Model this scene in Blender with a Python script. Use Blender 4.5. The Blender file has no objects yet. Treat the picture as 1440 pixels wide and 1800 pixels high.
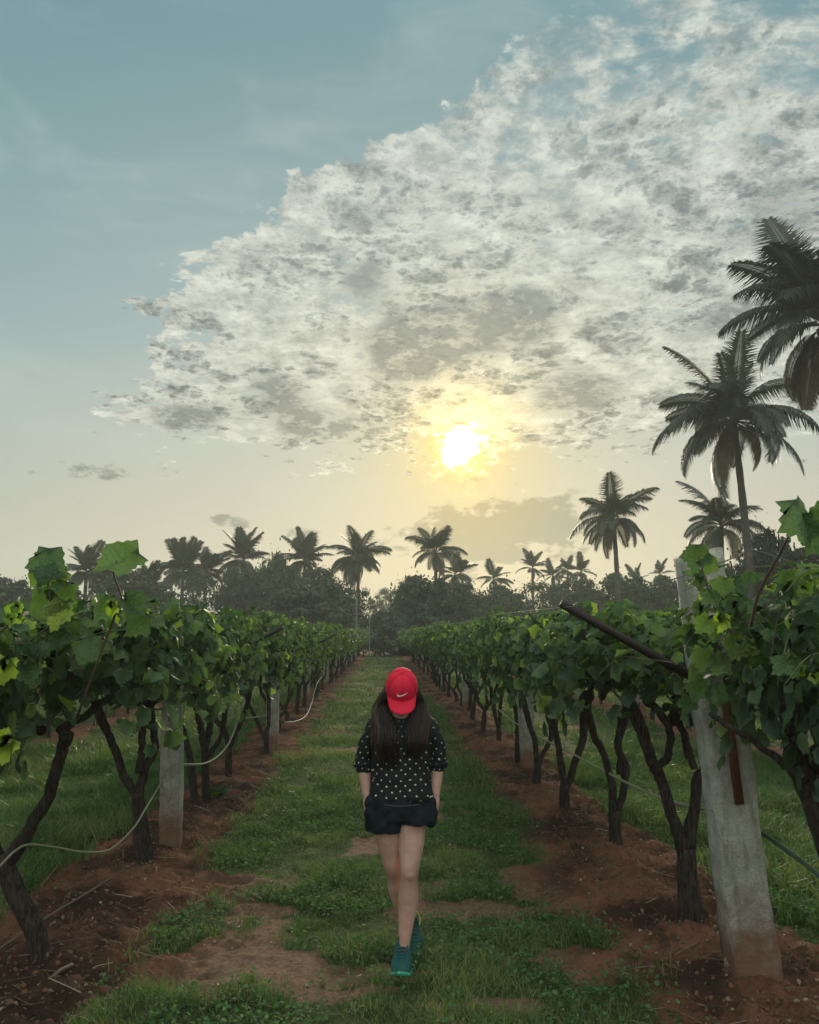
import bpy, bmesh, math, random
import numpy as np
from math import pi, sin, cos, radians as R, sqrt, atan2
from mathutils import Vector, Matrix, Euler

random.seed(7)
RG = np.random.default_rng(11)
scene = bpy.context.scene
COL = scene.collection

# ------------------------------------------------------------------ camera
CAM_H = 1.76
F = 1444.0                        # focal length in pixels of the 1440x1800 photograph
PITCH, YAW = R(8.47), R(1.79)
cam_d = bpy.data.cameras.new('camera')
cam = bpy.data.objects.new('camera', cam_d)
COL.objects.link(cam)
cam.location = (0, 0, CAM_H)
cam.rotation_euler = (pi / 2 + PITCH, 0, -YAW)
cam_d.sensor_fit = 'HORIZONTAL'
cam_d.sensor_width = 36.0
cam_d.lens = 36.0 * F / 1440.0
cam_d.clip_start = 0.05
cam_d.clip_end = 6000
scene.camera = cam
_RM = Euler((pi / 2 + PITCH, 0, -YAW)).to_matrix()
CO = Vector((0, 0, CAM_H))

def ray(px, py):
    return (_RM @ Vector(((px - 720) / F, (900 - py) / F, -1.0))).normalized()
def at_y(px, py, Y):
    d = ray(px, py)
    return CO + d * (Y / d.y)
def on_ground(px, py, z=0.0):
    d = ray(px, py)
    return CO + d * ((z - CAM_H) / d.z)

SUN_DIR = ray(812, 782)
SUN_EL = math.asin(SUN_DIR.z)
SUN_AZ = atan2(SUN_DIR.x, SUN_DIR.y)

# ------------------------------------------------------------------ view
scene.render.engine = 'CYCLES'
scene.view_settings.view_transform = 'Standard'
scene.view_settings.look = 'None'
scene.view_settings.gamma = 1
scene.view_settings.exposure = 0.82
scene.view_settings.use_curve_mapping = False
scene.cycles.max_bounces = 6
scene.cycles.diffuse_bounces = 3
scene.cycles.glossy_bounces = 2
scene.cycles.transmission_bounces = 4
scene.cycles.transparent_max_bounces = 6
scene.cycles.volume_bounces = 0
scene.cycles.sample_clamp_indirect = 4
scene.cycles.use_denoising = True

# ------------------------------------------------------------------ sun
sl = bpy.data.lights.new('sun', 'SUN')
sl.energy = 1.9
sl.angle = R(12)
sl.color = (1.0, 0.86, 0.62)
so = bpy.data.objects.new('sun', sl)
COL.objects.link(so)
so.rotation_euler = SUN_DIR.to_track_quat('Z', 'Y').to_euler()

# ------------------------------------------------------------------ node helper
def s2l(c):
    return tuple(((v / 255) / 12.92 if v / 255 <= 0.04045 else ((v / 255 + 0.055) / 1.055) ** 2.4) for v in c)

class NT:
    def __init__(s, tree):
        s.t = tree; s.n = tree.nodes; s.l = tree.links
    def new(s, typ, **kw):
        n = s.n.new(typ)
        for k, v in kw.items(): setattr(n, k, v)
        return n
    def put(s, sock, v):
        if isinstance(v, bpy.types.NodeSocket): s.l.new(v, sock)
        elif v is not None:
            if isinstance(v, (tuple, list)) and len(v) == 3 and sock.type == 'RGBA': v = (*v, 1)
            sock.default_value = v
    def m(s, op, a, b=None, c=None, clamp=False):
        n = s.new('ShaderNodeMath', operation=op, use_clamp=clamp)
        s.put(n.inputs[0], a)
        if b is not None: s.put(n.inputs[1], b)
        if c is not None: s.put(n.inputs[2], c)
        return n.outputs[0]
    def v(s, op, a, b=None, out=0):
        n = s.new('ShaderNodeVectorMath', operation=op)
        s.put(n.inputs[0], a)
        if b is not None:
            s.put(n.inputs['Scale'] if op == 'SCALE' else n.inputs[1], b)
        return n.outputs[out]
    def comb(s, x, y, z):
        n = s.new('ShaderNodeCombineXYZ')
        for i, q in enumerate((x, y, z)): s.put(n.inputs[i], q)
        return n.outputs[0]
    def sep(s, v):
        n = s.new('ShaderNodeSeparateXYZ'); s.put(n.inputs[0], v)
        return n.outputs
    def mix(s, f, a, b, blend='MIX'):
        n = s.new('ShaderNodeMix', data_type='RGBA', blend_type=blend)
        s.put(n.inputs[0], f); s.put(n.inputs[6], a); s.put(n.inputs[7], b)
        return n.outputs[2]
    def rng(s, v, a, b, c=0.0, d=1.0, smooth=True):
        n = s.new('ShaderNodeMapRange', interpolation_type='SMOOTHSTEP' if smooth else 'LINEAR')
        for i, q in enumerate((v, a, b, c, d)): s.put(n.inputs[i], q)
        return n.outputs[0]
    def noise(s, vec, scale, detail=4, rough=0.55, dist=0.0, typ='FBM', out=0, lac=2.0):
        n = s.new('ShaderNodeTexNoise', noise_type=typ)
        s.put(n.inputs['Vector'], vec); s.put(n.inputs['Scale'], scale)
        n.inputs['Detail'].default_value = detail; n.inputs['Roughness'].default_value = rough
        n.inputs['Distortion'].default_value = dist; n.inputs['Lacunarity'].default_value = lac
        return n.outputs[out]
    def ramp(s, f, stops, interp='LINEAR'):
        n = s.new('ShaderNodeValToRGB'); s.put(n.inputs[0], f)
        cr = n.color_ramp; cr.interpolation = interp
        while len(cr.elements) > 1: cr.elements.remove(cr.elements[-1])
        cr.elements[0].position = stops[0][0]; cr.elements[0].color = (*stops[0][1], 1)
        for p, c in stops[1:]:
            e = cr.elements.new(p); e.color = (*c, 1)
        return n.outputs[0]

# ------------------------------------------------------------------ world: evening sky with a field of altocumulus
world = bpy.data.worlds.new('World')
scene.world = world
world.use_nodes = True
wt = world.node_tree
wt.nodes.clear()
W = NT(wt)
tc = W.new('ShaderNodeTexCoord')
D = W.v('NORMALIZE', tc.outputs['Generated'])
dx, dy, dz = W.sep(D)
el = W.m('MULTIPLY', W.m('ARCSINE', dz), 180 / pi)
az = W.m('MULTIPLY', W.m('ARCTAN2', dx, dy), 180 / pi)
cosT = W.v('DOT_PRODUCT', D, tuple(SUN_DIR), out=1)
th = W.m('MULTIPLY', W.m('ARCCOSINE', W.m('MINIMUM', cosT, 0.9999999)), 180 / pi)
base = W.ramp(W.m('DIVIDE', W.m('MAXIMUM', el, 0.0), 90), [
    (0.0, s2l((180, 172, 154))), (0.045, s2l((179, 172, 154))), (0.09, s2l((170, 167, 154))),
    (0.15, s2l((158, 165, 157))), (0.22, s2l((138, 154, 155))), (0.31, s2l((124, 146, 149))),
    (0.42, s2l((108, 135, 141))), (0.6, s2l((104, 145, 156))), (1.0, s2l((100, 140, 152)))])
far = W.rng(th, 18, 52)
base = W.mix(far, base, W.mix(1.0, base, (0.66, 0.85, 0.88), 'MULTIPLY'))
behind = W.rng(th, 60, 150)
# thin veils in the clear part
vq = W.comb(W.m('MULTIPLY', az, 0.05), W.m('MULTIPLY', el, 0.16), 0.0)
veil = W.rng(W.noise(vq, 1.3, 6, 0.6, 0.6), 0.45, 0.75)
base = W.mix(W.m('MULTIPLY', veil, 0.25), base, s2l((170, 180, 176)))
# glow round the sun (seen through thin cloud)
def expf(div, amp):
    return W.m('MULTIPLY', W.m('EXPONENT', W.m('DIVIDE', W.m('MULTIPLY', th, -1.0), div)), amp)
g_wide = expf(8.0, 0.07)
g_mid = expf(2.2, 0.50)
low = W.rng(el, 24, 3)                       # warmer close to the horizon
warm = W.v('SCALE', (1.0, 0.60, 0.10), W.m('MULTIPLY', g_wide, W.m('ADD', 0.55, W.m('MULTIPLY', low, 0.45))))
warm2 = W.v('SCALE', (1.0, 0.60, 0.0), g_mid)
thn = W.m('MULTIPLY', th, W.m('ADD', 1.0, W.m('MULTIPLY', W.m('SUBTRACT', W.noise(W.comb(az, W.m('MULTIPLY', el, 1.6), 0.0), 0.75, 8, 0.72, 0.0), 0.5), 3.4)))
core = W.m('MULTIPLY', W.m('EXPONENT', W.m('MULTIPLY', W.m('POWER', W.m('DIVIDE', thn, 1.05), 4.0), -1.0)), 5.0)
halo = W.m('MULTIPLY', W.m('EXPONENT', W.m('MULTIPLY', W.m('POWER', W.m('DIVIDE', thn, 1.7), 2.0), -1.0)), 0.55)
tintf = W.m('EXPONENT', W.m('DIVIDE', W.m('MULTIPLY', th, -1.0), 4.0))
base = W.mix(tintf, base, W.mix(1.0, base, (1.0, 0.66, 0.14), 'MULTIPLY'))
clear = W.v('SCALE', W.v('ADD', base, W.v('ADD', warm, warm2)), 0.79)

# cloud plane
inv = W.m('DIVIDE', 1.0, W.m('ADD', W.m('MAXIMUM', dz, 0.0), 0.2))
q = W.comb(W.m('MULTIPLY', dx, inv), W.m('MULTIPLY', dy, inv), 0.0)
wn = W.noise(q, 3.0, 4, 0.55, 0.0, out=1)
wv = W.v('SCALE', W.v('SUBTRACT', wn, (0.5, 0.5, 0.5)), 0.085)
qw = W.v('ADD', q, wv)
cells = W.noise(W.v('ADD', q, W.v('SCALE', wv, 0.45)), 15.0, 9, 0.66, 0.0)
vor = W.new('ShaderNodeTexVoronoi', feature='SMOOTH_F1')
W.put(vor.inputs['Vector'], W.v('ADD', q, W.v('SCALE', W.v('SUBTRACT', W.noise(q, 14.0, 5, 0.6, 0.0, out=1), (0.5, 0.5, 0.5)), 0.085)))
vor.inputs['Scale'].default_value = 10.5; vor.inputs['Smoothness'].default_value = 0.35
lump = W.m('SUBTRACT', 0.62, vor.outputs['Distance'])
n1a = W.noise(qw, 5.5, 10, 0.62, 0.0)
n1 = W.m('ADD', W.m('MULTIPLY', n1a, 0.5), W.m('MULTIPLY', cells, 0.5))
n2 = W.noise(W.v('ADD', q, W.v('ADD', W.v('SCALE', wv, 0.6), (3.1, 1.7, 0.3))), 3.4, 6, 0.55, 0.2)
# streaks that fan out upwards and to the right
rot = W.new('ShaderNodeMapping'); W.put(rot.inputs[0], qw)
rot.inputs['Rotation'].default_value = (0, 0, R(38)); rot.inputs['Scale'].default_value = (1.0, 2.0, 1.0)
n3 = W.noise(rot.outputs[0], 6.5, 10, 0.68, 0.0)
ridge = W.m('SUBTRACT', 1.0, W.m('MULTIPLY', W.m('ABSOLUTE', W.m('SUBTRACT', W.noise(W.v('ADD', qw, (7.3, 2.2, 0.0)), 11.0, 9, 0.66, 0.0), 0.5)), 12.0), clamp=True)
ridge2 = W.m('SUBTRACT', 1.0, W.m('MULTIPLY', W.m('ABSOLUTE', W.m('SUBTRACT', W.noise(W.v('ADD', qw, (1.3, 9.2, 0.0)), 26.0, 7, 0.66, 0.0), 0.5)), 10.0), clamp=True)
# where the field lies: left edge azimuth as a function of elevation
pts = []
for (px, py) in ((215, 800), (205, 720), (240, 600), (265, 510), (350, 430), (450, 355), (560, 270), (700, 215), (800, 150), (905, 60), (1010, -10), (1120, -90)):
    d = ray(px, py)
    pts.append((math.degrees(math.asin(d.z)), math.degrees(atan2(d.x, d.y)) - 1.0))
pts.sort()
fc = W.new('ShaderNodeFloatCurve')
W.put(fc.inputs['Value'], W.m('DIVIDE', el, 60.0))
cv = fc.mapping.curves[0]
cv.points[0].location = (0.0, (pts[0][1] + 60) / 120)
cv.points[1].location = (1.0, (pts[-1][1] + 14 + 60) / 120)
for e_, a_ in pts: cv.points.new(e_ / 60, (a_ + 60) / 120)
fc.mapping.update()
edge = W.m('SUBTRACT', W.m('MULTIPLY', fc.outputs[0], 120), 60)
ln = W.noise(W.v('ADD', q, (5.0, 5.0, 0.0)), 3.2, 5, 0.6)
az_in = W.m('ADD', W.m('SUBTRACT', az, edge), W.m('ADD', W.m('MULTIPLY', W.m('SUBTRACT', ln, 0.5), 9.0), W.m('MULTIPLY', W.m('SUBTRACT', n1, 0.5), 22.0)))
m_left = W.rng(az_in, -2.0, 4.5)
m_low = W.rng(W.m('ADD', el, W.m('ADD', W.m('MULTIPLY', W.m('SUBTRACT', ln, 0.5), 6.0), W.m('MULTIPLY', W.m('SUBTRACT', n1, 0.5), 16.0))), 10.3, 14.5)
m_right = W.rng(az, 130, 70)
m_back = W.m('MULTIPLY', W.rng(W.m('ABSOLUTE', az), 70, 105), m_low)
mask = W.m('MAXIMUM', W.m('MAXIMUM', W.m('MULTIPLY', W.m('MULTIPLY', m_left, m_low), m_right), W.rng(el, 47, 60)), m_back)  # deck carried overhead and behind, out of view, for more ambient light
# upper right breaks open into separate streaks
openup = W.m('MULTIPLY', W.m('MULTIPLY', W.rng(el, 27, 38), W.rng(el, 50, 42)), 0.13)
rgt = W.rng(az, 2, 20)
nn = W.m('ADD', W.m('MULTIPLY', n1, W.m('SUBTRACT', 1.0, W.m('MULTIPLY', rgt, 0.65))), W.m('MULTIPLY', n3, W.m('MULTIPLY', rgt, 0.65)))
field = W.m('SUBTRACT', W.m('SUBTRACT', W.m('ADD', nn, 0.14), W.m('MULTIPLY', W.m('SUBTRACT', 1.0, mask), 0.42)), openup)
cover = W.m('MULTIPLY', W.rng(field, 0.46, 0.60), W.rng(mask, 0.0, 0.25))
thick = W.rng(W.m('ADD', W.m('ADD', W.m('MULTIPLY', nn, 0.40), W.m('MULTIPLY', n2, 0.50)), W.m('MULTIPLY', lump, 0.26)), 0.415, 0.535)
# thicker, greyer body low down, thin and white high up
lowgrey = W.rng(el, 36, 13)
thick = W.m('MULTIPLY', thick, W.m('ADD', 0.62, W.m('MULTIPLY', lowgrey, 0.60)), clamp=True)
dense = None
for (px, py, rx, ry) in ((640, 500, 60, 45), (700, 625, 75, 55), (850, 575, 110, 45), (1010, 690, 90, 45), (570, 745, 90, 32), (915, 545, 60, 50), (480, 690, 60, 35), (1370, 380, 80, 50), (760, 600, 60, 50), (330, 740, 60, 30), (1290, 560, 90, 40)):
    d = ray(px, py); a0 = math.degrees(atan2(d.x, d.y)); e0 = math.degrees(math.asin(d.z))
    ux = W.m('POWER', W.m('DIVIDE', W.m('ABSOLUTE', W.m('SUBTRACT', az, a0)), rx / F * 57.3), 2.0)
    uy = W.m('POWER', W.m('DIVIDE', W.m('ABSOLUTE', W.m('SUBTRACT', el, e0)), ry / F * 57.3), 2.0)
    g = W.m('EXPONENT', W.m('MULTIPLY', W.m('ADD', ux, uy), -0.9))
    dense = g if dense is None else W.m('ADD', dense, g)
dense = W.rng(W.m('ADD', W.m('MINIMUM', dense, 1.0), W.m('MULTIPLY', W.m('SUBTRACT', nn, 0.5), 3.0)), 0.25, 0.95)
thick = W.m('ADD', thick, W.m('MULTIPLY', dense, 0.70), clamp=True)
thick = W.m('SUBTRACT', thick, W.m('ADD', W.m('MULTIPLY', ridge, 0.62), W.m('MULTIPLY', ridge2, 0.30)), clamp=True)
thick = W.m('MAXIMUM', thick, W.m('MULTIPLY', W.m('MULTIPLY', dense, W.rng(cells, 0.36, 0.52)), 0.88))
white_c = W.mix(lowgrey, s2l((166, 175, 171)), s2l((178, 180, 168)))
grey_c = W.mix(lowgrey, s2l((114, 126, 127)), s2l((90, 97, 98)))
cl = W.mix(thick, white_c, grey_c)
cl = W.mix(W.m('MULTIPLY', W.m('MULTIPLY', W.m('MAXIMUM', ridge, ridge2), W.m('SUBTRACT', 1.0, thick)), 0.55), cl, s2l((214, 216, 204)))
rim = W.m('MULTIPLY', W.m('SUBTRACT', 1.0, thick), 1.0)
cl = W.mix(1.0, cl, W.ramp(cells, [(0.34, (.56, .58, .58)), (0.5, (.84, .84, .84)), (0.66, (1.12, 1.12, 1.10))]), 'MULTIPLY')
# unseen cloud overhead and behind the camera is brightened to light the ground
cl = W.mix(W.m('MULTIPLY', W.m('POWER', tintf, 1.7), 0.9), cl, W.mix(1.0, cl, (1.0, 0.76, 0.34), 'MULTIPLY'))
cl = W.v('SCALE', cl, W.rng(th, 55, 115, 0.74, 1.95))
cl = W.v('ADD', cl, W.v('SCALE', (1.0, 0.62, 0.08), W.m('MULTIPLY', W.m('ADD', expf(2.6, 0.85), expf(12.0, 0.01)), rim)))
cl = W.v('ADD', cl, W.v('SCALE', (1.0, 0.80, 0.45), expf(1.8, 0.3)))
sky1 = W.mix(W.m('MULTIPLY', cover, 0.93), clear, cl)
# a few separate low grey clouds, each an ellipse in azimuth / elevation broken up by noise
sepn = W.noise(W.comb(W.m('MULTIPLY', az, 0.11), W.m('MULTIPLY', el, 0.20), 1.0), 4.5, 9, 0.68, 0.0)
tot = None
for (px, py, rx, ry, amp) in ((935, 922, 85, 36, 1.3), (815, 940, 85, 32, 1.1), (870, 968, 90, 24, .9), (852, 892, 20, 12, .7), (405, 917, 32, 9, .5),
                              (700, 960, 45, 10, .45), (830, 1000, 50, 16, .55), (825, 842, 22, 8, .35), (130, 825, 70, 15, .5), (80, 880, 70, 9, .25), (520, 938, 40, 8, .25), (930, 870, 30, 8, .3)):
    d = ray(px, py); a0 = math.degrees(atan2(d.x, d.y)); e0 = math.degrees(math.asin(d.z))
    ux = W.m('POWER', W.m('DIVIDE', W.m('ABSOLUTE', W.m('SUBTRACT', az, a0)), rx / F * 57.3), 2.0)
    uy = W.m('POWER', W.m('DIVIDE', W.m('ABSOLUTE', W.m('SUBTRACT', el, e0)), ry / F * 57.3), 2.0)
    g = W.m('MULTIPLY', W.m('EXPONENT', W.m('MULTIPLY', W.m('ADD', ux, uy), -0.8)), amp)
    tot = g if tot is None else W.m('MAXIMUM', tot, g)
lowc = W.rng(W.m('ADD', tot, W.m('MULTIPLY', W.m('SUBTRACT', sepn, 0.5), 3.2)), 0.20, 0.62, 0.0, 0.85)
lowc = W.m('MULTIPLY', lowc, W.rng(tot, 0.03, 0.15))
sky1 = W.mix(lowc, sky1, W.mix(W.rng(th, 3, 10), s2l((122, 108, 78)), s2l((96, 100, 94))))
sunf = W.m('MULTIPLY', W.m('SUBTRACT', 1.0, W.m('MULTIPLY', W.rng(ridge2, 0.75, 1.0), W.m('MULTIPLY', W.rng(th, 0.8, 2.2), 0.7))), 1.0)
sky1 = W.v('ADD', sky1, W.v('ADD', W.v('SCALE', (1.0, 0.90, 0.62), W.m('MULTIPLY', core, sunf)), W.v('SCALE', (1.0, 0.70, 0.20), W.m('MULTIPLY', halo, sunf))))
ns = W.new('ShaderNodeTexSky', sky_type='NISHITA')
ns.sun_disc = False
ns.sun_elevation = SUN_EL
ns.sun_rotation = SUN_AZ
ns.dust_density = 2.0
nish = W.mix(1.0, ns.outputs[0], (0.9, 1.0, 0.85), 'MULTIPLY')
ground_side = W.rng(dz, -0.02, 0.0)
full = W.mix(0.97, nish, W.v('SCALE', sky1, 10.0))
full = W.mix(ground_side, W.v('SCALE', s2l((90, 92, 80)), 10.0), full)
bg = W.new('ShaderNodeBackground')
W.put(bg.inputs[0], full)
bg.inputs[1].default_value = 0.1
wo = W.new('ShaderNodeOutputWorld')
W.l.new(bg.outputs[0], wo.inputs[0])
world.cycles.sampling_method = 'MANUAL'
world.cycles.sample_map_resolution = 1024

# ================================================================== geometry helpers
def hash2(ix, iy, seed):
    h = (ix.astype(np.int64) * 374761393 + iy.astype(np.int64) * 668265263 + seed * 1442695041) & 0xFFFFFFFF
    h = ((h ^ (h >> 13)) * 1274126177) & 0xFFFFFFFF
    return ((h ^ (h >> 16)) & 0xFFFF) / 65535.0
def vnoise(x, y, seed=0):
    ix = np.floor(x); iy = np.floor(y)
    fx = x - ix; fy = y - iy
    fx = fx * fx * (3 - 2 * fx); fy = fy * fy * (3 - 2 * fy)
    a = hash2(ix, iy, seed); b = hash2(ix + 1, iy, seed); c = hash2(ix, iy + 1, seed); d = hash2(ix + 1, iy + 1, seed)
    return (a * (1 - fx) + b * fx) * (1 - fy) + (c * (1 - fx) + d * fx) * fy
def fbm(x, y, seed=0, oct=4, gain=0.5):
    s = 0; a = 1.0; t = 0
    for o in range(oct):
        s = s + a * vnoise(x * 2 ** o, y * 2 ** o, seed + o * 17); t += a; a *= gain
    return s / t
def sm(x, a, b):
    t = np.clip((x - a) / (b - a), 0, 1)
    return t * t * (3 - 2 * t)

def mesh_from(name, V, Fc, mats, smooth=False, tint=None, mat_idx=None):
    """V (N,3); Fc (M,k) with one k, or a list of such arrays"""
    me = bpy.data.meshes.new(name)
    V = np.asarray(V, dtype=np.float32)
    if not isinstance(Fc, list): Fc = [Fc]
    Fc = [np.asarray(f, dtype=np.int32) for f in Fc if len(f)]
    me.vertices.add(len(V)); me.vertices.foreach_set('co', V.ravel())
    nl = sum(f.size for f in Fc); npoly = sum(len(f) for f in Fc)
    me.loops.add(nl); me.loops.foreach_set('vertex_index', np.concatenate([f.ravel() for f in Fc]))
    st = []; o = 0
    for f in Fc:
        k = f.shape[1]; st.append(np.arange(len(f)) * k + o); o += f.size
    me.polygons.add(npoly); me.polygons.foreach_set('loop_start', np.concatenate(st).astype(np.int32))
    for m in (mats if isinstance(mats, (list, tuple)) else [mats]): me.materials.append(m)
    if mat_idx is not None: me.polygons.foreach_set('material_index', np.asarray(mat_idx, dtype=np.int32))
    me.update(calc_edges=True)
    if smooth: me.polygons.foreach_set('use_smooth', np.ones(npoly, dtype=bool))
    if tint is not None:
        at = me.attributes.new('tint', 'FLOAT', 'POINT'); at.data.foreach_set('value', np.asarray(tint, dtype=np.float32))
    return me

def link(name, me, parent=None, loc=None, rot=None, scale=None):
    o = bpy.data.objects.new(name, me); COL.objects.link(o)
    if parent is not None: o.parent = parent
    if loc is not None: o.location = loc
    if rot is not None: o.rotation_euler = rot
    if scale is not None: o.scale = (scale,) * 3 if isinstance(scale, (int, float)) else scale
    return o
def tag(o, label=None, cat=None, group=None, kind=None):
    if label: o['label'] = label
    if cat: o['category'] = cat
    if group: o['group'] = group
    if kind: o['kind'] = kind
    return o
def empty(name, loc, rz=0.0):
    o = bpy.data.objects.new(name, None); COL.objects.link(o)
    o.location = loc; o.rotation_euler = (0, 0, rz); o.empty_display_size = 0.2
    return o

def spline(pts, n):
    """Catmull-Rom through pts (rows of any width), n samples"""
    P = np.array(pts, dtype=float)
    P = np.vstack([2 * P[0] - P[1], P, 2 * P[-1] - P[-2]])
    m = len(P) - 3
    t = np.linspace(0, m - 1e-6, n); i = np.floor(t).astype(int); f = (t - i)[:, None]
    p0, p1, p2, p3 = P[i], P[i + 1], P[i + 2], P[i + 3]
    return 0.5 * (2 * p1 + (p2 - p0) * f + (2 * p0 - 5 * p1 + 4 * p2 - p3) * f * f + (3 * p1 - p0 - 3 * p2 + p3) * f ** 3)

def tube(C, rad, sides=8, rough=0.0, seed=0, cap=True, flat=None):
    """tapered tube along C (n,3) with radii rad; returns V, quads, tris"""
    C = np.asarray(C, float); n = len(C); rad = np.broadcast_to(np.asarray(rad, float), (n,))
    T = np.gradient(C, axis=0); T /= np.linalg.norm(T, axis=1)[:, None] + 1e-9
    up = np.array([0.31, 0.95, 0.05]) if abs(T[0][2]) > 0.6 else np.array([0.0, 0.0, 1.0])
    A = np.zeros((n, 3)); a = np.cross(T[0], up); a /= np.linalg.norm(a)
    for i in range(n):
        a = a - T[i] * np.dot(a, T[i]); a /= np.linalg.norm(a) + 1e-9; A[i] = a
    B = np.cross(T, A)
    ang = np.linspace(0, 2 * pi, sides, endpoint=False)
    rr = np.ones((n, sides))
    if rough:
        g = np.random.default_rng(seed)
        base_r = g.normal(0, 1, (1, sides)) * 0.6 + g.normal(0, 1, (n, sides)) * 0.5
        slow = np.repeat(g.normal(0, 1, ((n + 3) // 4 + 1, 1)), 4, axis=0)[:n]
        rr = 1 + rough * (base_r + 0.6 * slow)
    rr = rr * rad[:, None]
    fl = 1.0 if flat is None else flat
    V = C[:, None, :] + rr[..., None] * (np.cos(ang)[None, :, None] * A[:, None, :] + fl * np.sin(ang)[None, :, None] * B[:, None, :])
    V = V.reshape(-1, 3)
    i, j = np.meshgrid(np.arange(n - 1), np.arange(sides), indexing='ij')
    j2 = (j + 1) % sides
    Q = np.stack([i * sides + j, i * sides + j2, (i + 1) * sides + j2, (i + 1) * sides + j], -1).reshape(-1, 4)
    Tn = np.zeros((0, 3), int)
    if cap:
        b = len(V); V = np.vstack([V, C[0], C[-1]])
        js = np.arange(sides); j2 = (js + 1) % sides
        Tn = np.vstack([np.stack([np.full(sides, b), j2, js], -1),
                        np.stack([np.full(sides, b + 1), (n - 1) * sides + js, (n - 1) * sides + j2], -1)])
    return V, Q, Tn

class MB:
    """collects pieces and links them as one mesh"""
    def __init__(s): s.V = []; s.Q = []; s.T = []; s.n = 0; s.t = []
    def add(s, V, Q=None, T=None, tint=0.5):
        V = np.asarray(V, float)
        if Q is not None and len(Q): s.Q.append(np.asarray(Q) + s.n)
        if T is not None and len(T): s.T.append(np.asarray(T) + s.n)
        s.V.append(V); s.n += len(V)
        s.t.append(np.broadcast_to(np.asarray(tint, float), (len(V),)))
        return s
    def tube(s, C, rad, **k):
        V, Q, T = tube(C, rad, **k); return s.add(V, Q, T)
    def box(s, c, size, M=None):
        c = np.array(c, float); h = np.array(size, float) / 2
        V = np.array([[x, y, z] for z in (-1, 1) for y in (-1, 1) for x in (-1, 1)], float) * h
        if M is not None: V = V @ np.array(M).T
        return s.add(V + c, [[0, 2, 3, 1], [4, 5, 7, 6], [0, 1, 5, 4], [2, 6, 7, 3], [0, 4, 6, 2], [1, 3, 7, 5]])
    def mesh(s, name, mat, smooth=False):
        V = np.vstack(s.V)
        fc = ([np.vstack(s.Q)] if s.Q else []) + ([np.vstack(s.T)] if s.T else [])
        return mesh_from(name, V, fc, mat, smooth, np.concatenate(s.t))
    def build(s, name, mat, parent=None, smooth=False, **k):
        return link(name, s.mesh(name, mat, smooth), parent, **k)

def rotmats(normal, yaw):
    """rows of rotation matrices whose local z is normal, spun by yaw"""
    n = normal / (np.linalg.norm(normal, axis=1)[:, None] + 1e-9)
    h = np.where(np.abs(n[:, 2:3]) > 0.9, np.array([[1.0, 0, 0]]), np.array([[0, 0, 1.0]]))
    a = np.cross(h, n); a /= np.linalg.norm(a, axis=1)[:, None] + 1e-9
    b = np.cross(n, a)
    c, s_ = np.cos(yaw)[:, None], np.sin(yaw)[:, None]
    x = a * c + b * s_; y = -a * s_ + b * c
    return np.stack([x, y, n], axis=2)      # columns
def scatter(tV, tF, pos, rot, scl, tint=None):
    """copies template (V,3)/(F,k) to N places -> V, F, tint"""
    N = len(pos); nv = len(tV)
    V = np.einsum('nij,vj->nvi', rot, tV) * np.asarray(scl).reshape(-1, 1, 1) + pos[:, None, :]
    Fo = (tF[None] + (np.arange(N) * nv)[:, None, None]).reshape(-1, tF.shape[1])
    t = np.repeat(RG.random(N) if tint is None else tint, nv)
    return V.reshape(-1, 3), Fo, t

# ================================================================== materials
def new_mat(name):
    m = bpy.data.materials.new(name); m.use_nodes = True; m.node_tree.nodes.clear()
    N = NT(m.node_tree); out = N.new('ShaderNodeOutputMaterial')
    return m, N, out
def pbsdf(N, col, rough=0.6, bump=None, bstr=0.3, bdist=0.01, spec=0.4, **kw):
    b = N.new('ShaderNodeBsdfPrincipled')
    N.put(b.inputs['Base Color'], col); N.put(b.inputs['Roughness'], rough)
    b.inputs['Specular IOR Level'].default_value = spec
    for k, v in kw.items(): N.put(b.inputs[k.replace('_', ' ')], v)
    if bump is not None:
        bn = N.new('ShaderNodeBump'); N.put(bn.inputs['Height'], bump)
        bn.inputs['Strength'].default_value = bstr; bn.inputs['Distance'].default_value = bdist
        N.l.new(bn.outputs[0], b.inputs['Normal'])
    return b
def obj_co(N): return N.new('ShaderNodeTexCoord').outputs['Object']
def attr(N, name): 
    a = N.new('ShaderNodeAttribute', attribute_name=name); return a.outputs

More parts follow.
